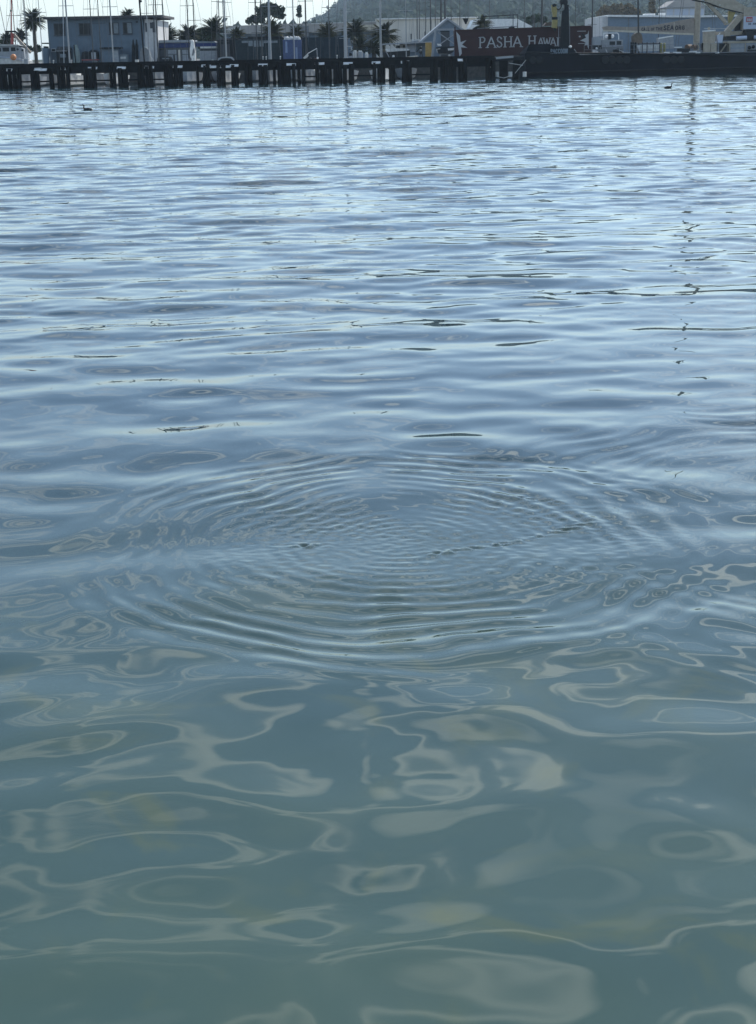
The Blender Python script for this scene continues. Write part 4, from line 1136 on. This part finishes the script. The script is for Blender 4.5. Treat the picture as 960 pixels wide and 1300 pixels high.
tag(shapes(FY, [('s', 17, 72.6, -2.4, 3.8)]).build('mooring_buoy', M['orange'], None, True), 'round orange buoy hung on the fishing boat rail', 'buoy')
px_thing('fish_box', 'upright pale fish box at the stern of the fishing boat', 'box', PY + 3, (33, 82), [
    ('box', M['grey'], [('b', 30.6, 35.6, 75, 82.6, 0, .5)]), ('lid', M['offwhite'], [('b', 30.4, 35.8, 74, 74.9, -.04, .54)])], z=DZ - .12)
px_thing('timber_pile', 'loose pale boards stacked on the pier beside the fish box', 'boards', PY + .8, (46, 84), [
    ('board', M['offwhite'], [('p', [(38.4, 83.4), (49.6, 82), (49.6, 83.2), (38.4, 84.6)], 0, .2)]),
    ('board', M['offwhite'], [('p', [(40, 86.4), (52, 85.8), (54, 88.4), (50, 88)], -1.0, -.9)])])

# ------------------------------------------------------------------ sailboats
rngb = random.Random(5)
def sailboat(label, pxs, Y, h=14.0, thick=0.075, light=True, hullm='offwhite', ground=False, canvas=None, group=None, y_ref=45, L=8.6, furl=False):
    """hull lying along Y with one or two masts; pxs = photo columns of the masts"""
    x = at(pxs[0], y_ref, Y).x
    z0 = GZ + .9 if ground else 0.0
    t = thing('sailboat', label, 'sailboat', (x, Y, GZ if ground else 0.0), group)
    B = 1.3
    # hull: sections from stern (far) to bow (near)
    secs = []
    for f, bw, zk in ((0, .72, .1), (.2, .92, -.3), (.45, 1, -.45), (.7, .78, -.35), (.88, .42, -.1), (1, .03, .5)):
        yy = Y + L / 2 - f * L
        sh = z0 + 1.05 + .35 * f * f
        secs.append([(x - B * bw, yy, sh), (x - B * bw * .8, yy, z0 + .25), (x, yy, z0 + zk), (x + B * bw * .8, yy, z0 + .25), (x + B * bw, yy, sh)])
    mb = MB(); vs = [p for s_ in secs for p in s_]; fs = []
    for i in range(5):
        for j in range(4):
            a = i * 5 + j; fs.append((a, a + 1, a + 6, a + 5))
        fs.append((i * 5, i * 5 + 5, i * 5 + 9, i * 5 + 4))
    fs += [(0, 1, 2, 3, 4), (25, 26, 27, 28, 29)]
    mb.add(vs, fs).build('hull', M[hullm], t)
    mb = MB(); mb.box(x - .75, x + .75, Y - 1.2, Y + 1.6, z0 + 1.0, z0 + 1.55); mb.build('cabin', M['offwhite'], t)
    mm = M['alloy'] if light else M['darkmast']
    for k, p in enumerate(pxs):
        xm = at(p, y_ref, Y).x; ym = Y - .6 + 3.2 * k
        hh = h * (1 if k == 0 else .82)
        mb = MB(); mb.bar((xm, ym, z0 + 1.0), (xm, ym, z0 + hh), thick, thick * .75, 8); mo = mb.build('mast', mm, t)
        mb = MB(); zs = z0 + hh * .58
        mb.bar((xm - .8, ym, zs), (xm + .8, ym, zs), .028, n=5)
        if h > 14.5: mb.bar((xm - .6, ym, z0 + hh * .36), (xm + .6, ym, z0 + hh * .36), .025, n=5)
        mb.build('spreader', mm, mo)
        mb = MB()
        for sx in (-1, 1):
            mb.bar((xm + sx * B * .9, ym, z0 + 1.1), (xm + sx * .8, ym, zs), .013, n=4)
            mb.bar((xm + sx * .8, ym, zs), (xm, ym, z0 + hh * .98), .013, n=4)
        mb.build('shroud', M['wire'], mo)
        mb = MB(); mb.bar((xm, ym, z0 + 2.1), (xm + .05, ym + 3.0, z0 + 2.2), .06, n=6); bo = mb.build('boom', mm, t)
        if canvas and k == 0:
            mb = MB(); mb.bar((xm, ym + .15, z0 + 2.3), (xm + .05, ym + 2.9, z0 + 2.3), .17, .1, 8); mb.build('sail_cover', M[canvas], bo)
    xm = at(pxs[0], y_ref, Y).x
    mb = MB(); mb.bar((xm, Y - .6, z0 + h * .97), (x, Y - L / 2 + .15, z0 + 1.4), .05 if furl else .014, n=5); mb.build('forestay', mm if furl else M['wire'], t)
    if ground:
        for sx in (-1, 1):
            for dy in (-1.8, 1.6):
                mb = MB(); mb.bar((x + sx * 1.5, Y + dy, GZ), (x + sx * .7, Y + dy, z0 + .4), .05, n=5); mb.build('boat_stand', M['dark'], t)
    return t

RA, RB = 172.6, 184.6
for label, pxs, Y, h, th, light, hullm, cv, furl in (
    ('sailboat with a slim grey mast just behind the fishing boat', (20.5, 28), RB, 13.5, .05, False, 'midgrey', None, False),
    ('sailboat with a light mast in front of the tall palm', (34.5,), RA + .2, 13, .05, True, 'grey', None, False),
    ('sailboat mast between the tall palm and the blue building', (53.4,), RB, 14, .05, True, 'midgrey', None, False),
    ('sailboat with a thick pale mast and dark furled stay before the building windows', (87.6,), RA, 14.5, .095, True, 'offwhite', 'navy', True),
    ('two masted sailboat in front of the blue building between its windows', (118, 122), RB, 14.5, .06, False, 'midgrey', None, False),
    ('sailboat with a pale mast crossing the double window of the building', (143.2,), RA, 14.2, .08, True, 'white', 'navy', False),
    ('sailboat with a pale mast at the bright side wall of the building', (188.8,), RB, 13.5, .06, True, 'midgrey', None, False),
    ('two masted sailboat with dark spars between the building and the workshop palms', (200.6, 204.4), RA, 14.4, .07, False, 'grey', None, True),
    ('two masted sailboat beside the hoisted white sail', (240.2, 244), RB, 14.8, .07, False, 'grey', None, False),
    ('sailboat pair of close dark masts in front of the grey shed palm', (279.8, 282), RB, 15.5, .055, False, 'midgrey', None, False),
    ('sailboat with a pale mast dropping to the dark rowboat cover', (287,), RA, 14.6, .085, True, 'offwhite', 'offwhite', False),
    ('two masted sailboat in front of the big spreading tree on the hill', (326.2, 330.4), RB, 15.2, .075, False, 'midgrey', None, False),
    ('sailboat with a raked pale mast over the green container', (343.5,), RA, 13.8, .10, True, 'grey', None, True),
    ('sailboat with a plain mast above the blue container', (373.4,), RB, 14.2, .06, True, 'midgrey', None, False),
    ('sailboat with a dark mast rising at the joint of blue container and screen', (389.2,), RA, 14.6, .075, False, 'grey', None, False),
    ('sailboat with a slender mast in front of the cloth screen', (418.4,), RB, 14.0, .05, False, 'midgrey', None, False),
    ('sailboat with a thick pale mast and dark stay beside the drums', (439.6, 437), RA, 15.5, .11, True, 'grey', None, True),
    ('sailboat with a stout pale mast beside the two large palms', (483.2,), RA, 15.0, .12, True, 'white', 'offwhite', False),
    ('sailboat with a faint thin mast in front of the cream warehouse window', (515.4,), RB, 13.2, .045, True, 'midgrey', None, False),
):
    sailboat(label, pxs, Y, h, th, light, hullm, False, cv, furl=furl)
for label, pxs, Y, h, th, light in (
    ('sailboat propped in the yard with two thin masts before the warehouse', (529.4, 533.2), 219.5, 13.5, .06, False),
    ('sailboat propped in the yard with a dark mast by the ochre crate', (546.4,), 229.5, 14.5, .09, False),
    ('sailboat in the yard whose masts cross the gable slope by the ochre crate', (552.6, 541), 246, 13, .06, False),
    ('sailboat in the yard with a thick dark mast before the gable peak', (564.8, 561), 231, 15, .16, False),
    ('sailboat in the yard with a thin mast over the gable slope by the container', (583.6, 574), 232.5, 12.6, .06, False),
    ('sailboat in the yard with a thin mast above the star end of the container', (594,), 246, 12.6, .045, False),
    ('sailboat in the yard whose mast crosses the white tent', (621.2,), 244, 14, .06, False),
    ('yard sailboat with a stout grey mast between the white tent and barge crane', (687.4, 691), 206, 15, .14, False),
    ('sailboat in the yard with a thin mast between the barge crane and the container star', (730,), 205, 13.5, .055, False),
    ('sailboat in the yard with faint twin masts between the white tent and the stout mast', (676, 668), 226, 14, .05, False),
):
    sailboat(label, pxs, Y, h, th, light, 'grey', True, y_ref=20)
sailboat('sailboat with a thick dark mast at the barge crane end of the maroon container', (751.2,), 208.2, 17, .12, False, 'grey', y_ref=30)
sailboat('sailboat with a faint mast behind the long tan sail cover', (836,), 209, 13, .05, False, 'grey', y_ref=20)

# ------------------------------------------------------------------ palms
def palm(label, px, y_crown, rad_px, Y, seed, olive=False, nf=64, group=None):
    rp = random.Random(seed)
    c = at(px, y_crown, Y); rad = 1.12 * rad_px * Y / FPX
    t = thing('palm_tree', label, 'palm', (c.x, Y, GZ), group)
    mb = MB()
    mb.lathe((c.x, Y, GZ), [(.34, -.2), (.28, .4), (.24, (c.z - GZ) * .6), (.26, c.z - GZ - .5), (.42, c.z - GZ - .1), (.3, c.z - GZ + .3)], 10)
    mb.build('trunk', M['trunk'], t)
    mb = MB()
    for i in range(nf):
        az = rp.uniform(0, 2 * math.pi)
        el = math.asin(rp.uniform(-0.72, 0.98))
        L = rad * rp.uniform(.92, 1.22)
        d = Vector((math.cos(az), math.sin(az), 0)); p = Vector((c.x, Y, c.z + .15))
        n = 9; pts = []
        e = el + .25
        for k in range(n + 1):
            pts.append(p.copy())
            p = p + (d * math.cos(e) + Vector((0, 0, 1)) * math.sin(e)) * (L / n)
            e -= rp.uniform(.055, .12) * (1.2 if el > .3 else .7)
        side = d.cross(Vector((0, 0, 1)))
        for k in range(n):
            a, b = pts[k], pts[k + 1]
            w = .03 * (1 - k / n) + .008
            mb.add([a - side * w, a + side * w, b + side * w, b - side * w], [(0, 1, 2, 3)])
            tdir = (b - a).normalized()
            for s_ in (-1, 1):
                for q in (0.1, 0.43, .76):
                    ll = rad * .24 * math.sin(math.pi * min(1, (k + q + .8) / (n + .8)) ** .8) + .06
                    o = a + (b - a) * q
                    tip = o + (side * s_ * .75 + tdir * .6 - Vector((0, 0, 1)) * rp.uniform(.15, .5)).normalized() * ll
                    w2 = tdir * .06
                    mb.add([o - w2, o + w2, tip], [(0, 1, 2)])
    mb.build('crown', M['frondolive' if olive else 'frond'], t)
    return t
for label, px, yc, rp_, Y, ol in (
    ('tall palm with a full round crown beside the blue building', 42.5, 28, 14.5, 228, False),
    ('short dark palm behind the fishing boat mast', 9.5, 51, 9, 222, False),
    ('bushy low palm behind the fishing boat boom', 27, 47, 9, 232, False),
    ('small palm crown peeping over the flat building roof', 162.5, 21.5, 9, 245, False),
    ('spreading palm over the workshop roof, next to the building', 213, 48, 15, 226, False),
    ('spreading palm behind the hoisted white sail', 239, 47, 14, 228, False),
    ('large palm standing behind the grey shed', 272, 42, 17, 226, False),
    ('low olive palm beside the tan shed roof', 300, 46, 10, 222, True),
    ('olive palm in front of the tan shed under the spreading tree', 346, 43, 14, 224, True),
    ('low olive palm behind the white netting', 376, 44, 11, 224, True),
    ('olive palm rising behind the dark cloth screen', 415, 46, 15, 224, True),
    ('big dense palm towering directly behind the drums', 450, 43, 16, 224, False),
    ('broad olive palm in front of the cream warehouse corner', 487, 46, 18, 224, True),
    ('small palm whose fronds show before the white tent', 612, 33, 12, 215, True),
):
    palm(label, px, yc, rp_, Y, int(px), ol, 92 if rp_ > 12 else 60)
for px, yc, lab in ((457, 62, 'shaggy lower palm skirt behind the drums'), (475, 64, 'low palm bush between the drums and the stout pale mast')):
    palm(lab, px, yc, 13, 219, int(px), False, 60)

# ------------------------------------------------------------------ leafy trees, built of many leaf clumps
def leaf_cloud(mb, c, r, n, size, rr, flat=.75):
    for _ in range(n):
        while True:
            v = Vector((rr.uniform(-1, 1), rr.uniform(-1, 1), rr.uniform(-1, 1)))
            if .25 < v.length < 1: break
        p = Vector(c) + Vector((v.x * r, v.y * r, v.z * r * flat))
        a = Vector((rr.gauss(0, 1), rr.gauss(0, 1), rr.gauss(0, 1))).normalized()
        b = a.cross(Vector((rr.gauss(0, 1), rr.gauss(0, 1), rr.gauss(0, 1)))).normalized()
        s_ = size * rr.uniform(.6, 1.3)
        mb.add([p + a * s_, p + b * s_ * .6, p - a * s_, p - b * s_ * .6], [(0, 1, 2, 3)])

def tree(name, label, base, Y, blobs, seed, leafm='leaf', z=GZ, size=.45, dens=90, kind_cat='tree'):
    """blobs = [(px,py,r_px)] crown clumps read off the photo"""
    rr = random.Random(seed)
    s_ = Y / FPX
    b0 = at(base[0], base[1], Y)
    t = thing(name, label, kind_cat, (b0.x, Y, z))
    mb = MB()
    fork = Vector((b0.x, Y, z + (at(base[0], blobs[0][1], Y).z - z) * .45))
    mb.bar((b0.x, Y, z - .3), fork, .028 * (fork.z - z) + .25, .02 * (fork.z - z) + .12, 8)
    for px, py, r in blobs:
        q = at(px, py + r * .4, Y)
        mb.bar(fork, q, .12 + .02 * r * s_, .05, 6)
    mb.build('trunk', M['trunk'], t)
    mb = MB()
    for px, py, r in blobs:
        q = at(px, py, Y)
        leaf_cloud(mb, (q.x, Y + rr.uniform(-.6, .6) * r * s_, q.z), r * s_, int(dens * max(.5, (r / 8) ** 1.6)), size, rr)
    mb.build('crown', M[leafm], t)
    return t
tree('spreading_tree', 'large spreading dark tree on the skyline above the tan shed', (341, 34), 330, [(340, 14, 8), (331, 13, 7), (347, 13, 8), (354, 12, 7), (337, 8, 6), (345, 8, 6), (351, 18, 6), (357, 20, 5), (331, 21, 5), (333, 26, 3.5)], 3, z=GZ + 4, size=.5, dens=120)
tree('skyline_tree', 'small round tree beside the big spreading skyline tree', (319, 36), 332, [(319, 25, 5), (323, 23, 4.5), (316, 27, 3.5), (326, 27, 4)], 4, z=GZ + 3, size=.45, dens=110)
tree('bushy_tree', 'dark rounded tree mound behind the workshop palms', (256, 60), 250, [(256, 44, 9), (250, 47, 8), (264, 46, 8), (247, 52, 8), (270, 50, 8), (258, 54, 9)], 6, size=.4, dens=190)
tree('brown_tree', 'dry brown round tree above the blue building roof', (780, 30), 420, [(770, 14, 9), (785, 12, 10), (798, 12, 9), (778, 18, 8), (792, 18, 8), (762, 18, 6), (807, 15, 6)], 8, 'leafbrown', z=GZ + 4, size=.55, dens=170)
tree('brown_poplar', 'slim dry brown tree behind the dark barge post', (828, 20), 420, [(828, 5, 4), (827, 10, 4), (829, 14, 4), (828, 0, 3.5)], 9, 'leafbrown', z=GZ + 4, size=.5, dens=130)
tree('grey_tree', 'grey green tree behind the white tent beside the stout mast', (680, 34), 300, [(672, 26, 5), (678, 24, 6), (684, 23, 6), (690, 26, 5)], 10, z=GZ, size=.45, dens=110)
tree('hedge_tree', 'dark low tree behind the fishing boat palms', (12, 60), 262, [(2, 56, 6), (12, 58, 6), (30, 60, 6), (38, 62, 5), (48, 62, 5)], 12, size=.4, dens=110)
tree('cypress', 'narrow pointed cypress on the skyline beside the spreading tree', (380, 24), 420, [(380, 9, 1.6), (380, 12, 2.4), (380, 15, 3), (380, 19, 3.2)], 13, z=GZ + 5, size=.5, dens=120)

# ------------------------------------------------------------------ sheds and warehouses behind the yard
sh = px_thing('long_shed', 'long tan roofed shed behind the olive palms', 'shed', 258, (390, 70), [
    ('wall', M['bluewall'], [('b', 286, 482, 42, 90, .6, 14)]),
    ('roof', M['tanroof'], [('p', [(284, 43.4), (286, 34.4), (300, 32.6), (362, 30.4), (482, 27.6), (484, 39.6)], -.6, .4), ('p', [(284, 34.8), (483, 27), (483, 28.6), (284, 36.4)], .5, 8)]),
    ('ridge_cap', M['offwhite'], [('p', [(395, 29.6), (480, 26.8), (480, 27.9), (395, 30.7)], -.75, -.62)]),
    ('skylight', M['offwhite'], [('p', [(288, 36), (306, 34), (304, 42), (288, 43)], -.68, -.61)]),
], z=GZ)
for x0, x1 in ((318, 326), (368, 392)):
    shapes(258, [('b', x0, x1, 33 if x1 > 350 else 43.6, 46, -.75, .3)]).build('dormer', M['midgrey'], sh)
shapes(258, [('p', [(457, 32), (476, 31), (481, 37.6), (462, 37.8)], -.72, -.61)]).build('sunlit_patch', M['canvaslow'], sh)  # patch of sunlight painted on the roof in cream
wh = px_thing('warehouse', 'pale cream ribbed warehouse wall behind the yard masts', 'warehouse', 252, (540, 70), [
    ('roof', M['white'], [('b', 477, 607, 22.4, 23.8, -.5, 20)]),  # white carries the sunlit roof edge in its colour
    ('window', M['frame'], [('b', 521.4, 522.8, 43, 50, -.1, -.06)]), ('window', M['frame'], [('b', 539, 540.2, 40, 46, -.1, -.06)]),
    ('core', M['cream'], [('b', 478.5, 605, 24, 90, .02, 19)]),
], z=GZ)
for i in range(20):
    x0 = 478 + i * 6.4
    shapes(252, [('b', x0, x0 + 6.1, 24.1, 90, -.05 if i % 2 else -.03, .015)]).build('cladding_panel', M['cream'], wh)
px_thing('white_tent', 'white marquee roof behind the maroon container', 'tent', 236, (640, 60), [
    ('roof', M['white'], [('p', [(596, 36), (602, 24.6), (657, 23.8), (676, 33.4), (674, 38), (598, 38)], 0, 9)]),
    ('wall', M['offwhite'], [('b', 598, 672, 38, 90, .2, 8.8)]),
], z=GZ)
px_thing('blue_warehouse', 'long slate blue warehouse with a sunlit white roof edge behind the sail cover', 'warehouse', 240, (860, 60), [
    ('wall', M['bluewall'], [('p', [(772.5, 21), (985, 19.4), (985, 90), (772.5, 90)], 0, 22)]),
    ('roof_edge', M['white'], [('p', [(772, 18.8), (880, 19.8), (985, 17.6), (985, 20), (880, 22.2), (772, 21.2)], -.6, 22)]),  # white colour stands in for sun along the roof edge
    ('vent', M['white'], [('b', 819, 832, 17.2, 19.2, 3, 5), ('b', 839, 845, 16.4, 19, 3, 5)]),
    ('downpipe', M['midgrey'], [('r', (798, 21.4, -.1), (798, 80, -.1), .4)]), ('side_wall', M['palesiding'], [('b', 764, 772.3, 20.6, 90, .4, 20)]),
    ('awning', M['grey'], [('p', [(752, 47), (772, 45), (772, 48), (752, 50)], -2, 0)]),
], z=GZ)
px_thing('glazed_house', 'hillside house with a pitched grey roof and tall pale windows', 'house', 330, (862, 24), [
    ('roof', M['tanroof'], [('p', [(844, 10), (857, .5), (884, -2), (896, 8)], -.6, 9)]),
    ('wall', M['palesiding'], [('b', 846, 894, 9.4, 40, 0, 8)]),
    ('eave', M['grey'], [('b', 844, 896, 8.6, 9.3, -.7, 8.5)]),
] + [('window', M['sign'], [('b', x, x + 8, 11, 19.4, -.08, -.003)]) for x in (846.6, 856.4, 866.2, 876, 885.4)], z=GZ + 2)

# ------------------------------------------------------------------ wooded hill in the haze
def hill_h(x, y):
    """height of the hill above the ground: low at the left, a long wooded ridge to the right"""
    d = np.clip((y - 700.0) / 1900.0, 0, 1)
    b = x / y                     # bearing
    ridge = 20 + 150 * smooth(-0.085, 0.10, b) + 28 * np.sin(b * 21 + .8) + 14 * np.sin(b * 55)
    return GZ + .01 + np.maximum(0, ridge) * d * d * (3 - 2 * d) * smooth(-.16, -.07, b) + 3.0 * np.sin(x * .02) * np.sin(y * .019) * d
ys = np.linspace(690, 2900, 80); bs = np.linspace(-0.4, 0.5, 150)
vs, fs = [], []
for y in ys:
    for b in bs:
        x = b * y
        vs.append((x, y, float(hill_h(x, y)) - (.5 if y < 700 else 0)))
for i in range(len(ys) - 1):
    for j in range(len(bs) - 1):
        a = i * len(bs) + j; fs.append((a, a + 1, a + len(bs) + 1, a + len(bs)))
tag(MB().add(vs, fs).build('hill', M['hill'], None, True), kind='structure')
# the wood on it reads as one mass
rr = random.Random(21)
mb = MB()
for _ in range(5200):
    y = 760 + 1850 * rr.random() ** .8; b = rr.uniform(-.11, .33); x = b * y
    if rr.random() > float(smooth(-.12, -.06, np.array(b))): continue
    z = float(hill_h(x, y)); r = rr.uniform(5.0, 12.0)
    mb.lathe((x, y, z), [(r * .5, -1), (r * .8, r * .45), (r * .7, r * .95), (r * .25, r * 1.3)], 6)
    leaf_cloud(mb, (x, y, z + r * .75), r * 1.1, 16, 2.6, rr, .85)
tag(mb.build('woodland', M['leaf'], None), 'hazy woodland covering the hillside', 'woodland', kind='stuff')
for px, py, w, lab in ((421, 24, 9, 'pale house half hidden in the woods above the olive palm'), (468, 22, 16, 'wide pale roofed house on the hill above the sunlit patch on the shed roof'), (440, 21, 8, 'small pale house on the hill between two masts'),
                       (508, 13, 14, 'pale hillside house above the warehouse roof'), (552, 10, 9, 'small hillside house above the shed gable'), (660, 8, 12, 'hazy hillside house above the white tent'), (702, 20, 14, 'low hazy house on the slope between the white tent and the barge crane'),
                       (745, 24, 16, 'tan walled house on the slope above the container end'), (838, 4, 9, 'hazy house at the skyline beside the glazed house'), (905, 6, 16, 'pale house on the slope behind the crane boom')):
    # distance: where the photo ray meets the hillside
    Yh = 760.0
    while Yh < 2500:
        q = at(px, py, Yh)
        if q.z < float(hill_h(q.x, q.y)): break
        Yh += 4
    hw = Yh * (.0040 if w > 12 else .0028)
    q = at(px, py, Yh); gz = float(hill_h(q.x, q.y)) - 1.5
    t = thing('house', lab, 'house', (q.x, Yh, gz))
    hz = 9.5
    mb = MB(); mb.box(q.x - hw, q.x + hw, Yh - 6, Yh + 3, gz - 2, gz + hz); mb.build('wall', M['cream' if int(px) % 2 else 'palesiding'], t)
    mb = MB(); mb.add([(q.x - hw - .6, Yh - 6.6, gz + hz), (q.x + hw + .6, Yh - 6.6, gz + hz), (q.x + hw + .6, Yh + 3.6, gz + hz), (q.x - hw - .6, Yh + 3.6, gz + hz), (q.x - hw * .7, Yh - 1.5, gz + hz + 2.6), (q.x + hw * .7, Yh - 1.5, gz + hz + 2.6)],
                      [(0, 1, 5, 4), (2, 3, 4, 5), (1, 2, 5), (3, 0, 4), (3, 2, 1, 0)]); mb.build('roof', M['tanroof'], t)
    for k in (-.55, .1, .6):
        mb = MB(); mb.box(q.x + k * hw - .7, q.x + k * hw + .7, Yh - 6.08, Yh - 6.003, gz + 3.4, gz + 6.4); mb.build('window', M['glass'], t)

# ------------------------------------------------------------------ cormorants on the water
def cormorant(px, py, label, face=1, low=False):
    c = on_water(px, py)
    t = thing('cormorant', label, 'bird', (c.x, c.y, 0))
    ctrl = [(-.34, .02, .03), (-.22, .05, .09), (-.05, .06, .115), (.1, .07, .10), (.19, .12, .06), (.22, .2, .038), (.2, .28, .032), (.22, .33, .036), (.27, .345, .034), (.31, .335, .012), (.37, .325, .006)]
    mb = MB(); n = 8; vs, fs = [], []
    sc_ = 1.0
    for i, (x, z, r) in enumerate(ctrl):
        a = ctrl[max(0, i - 1)]; b = ctrl[min(len(ctrl) - 1, i + 1)]
        d = Vector((b[0] - a[0], 0, b[1] - a[1])).normalized(); u = Vector((-d.z, 0, d.x))
        for k in range(n):
            th = 2 * math.pi * k / n
            p = Vector((x, 0, z)) + u * (r * math.cos(th)) + Vector((0, 1, 0)) * (r * math.sin(th) * 1.1)
            vs.append((c.x + face * p.x * sc_, c.y + p.y * sc_, p.z * sc_ - (.05 if low else .0)))
    for i in range(len(ctrl) - 1):
        for k in range(n):
            fs.append((i * n + k, i * n + (k + 1) % n, (i + 1) * n + (k + 1) % n, (i + 1) * n + k))
    fs += [tuple(range(n)), tuple(range((len(ctrl) - 1) * n, len(ctrl) * n))]
    mb.add(vs, fs).build('body', M['bird'], t, True)
    return t
cormorant(849, 112, 'dark cormorant swimming upright on the water below the barge', 1)
cormorant(111.5, 139.5, 'dark cormorant low in the open water in front of the pier below the blue building', -1, True)

# ------------------------------------------------------------------ the air
m = bpy.data.materials.new('haze_air'); m.use_nodes = True
n = m.node_tree; n.nodes.clear()
o_ = n.nodes.new('ShaderNodeOutputMaterial'); v_ = n.nodes.new('ShaderNodeVolumePrincipled')
v_.inputs['Color'].default_value = (0.62, 0.82, 1.0, 1)
v_.inputs['Density'].default_value = 0.00012
v_.inputs['Anisotropy'].default_value = 0.45
n.links.new(v_.outputs[0], o_.inputs['Volume'])
mb = MB(); mb.box(-1300, 1500, -80, 2950, -3.0, 280)
hz = mb.build('haze', m, None)
tag(hz, 'thin pale haze in the air over the harbour', 'haze', kind='stuff')
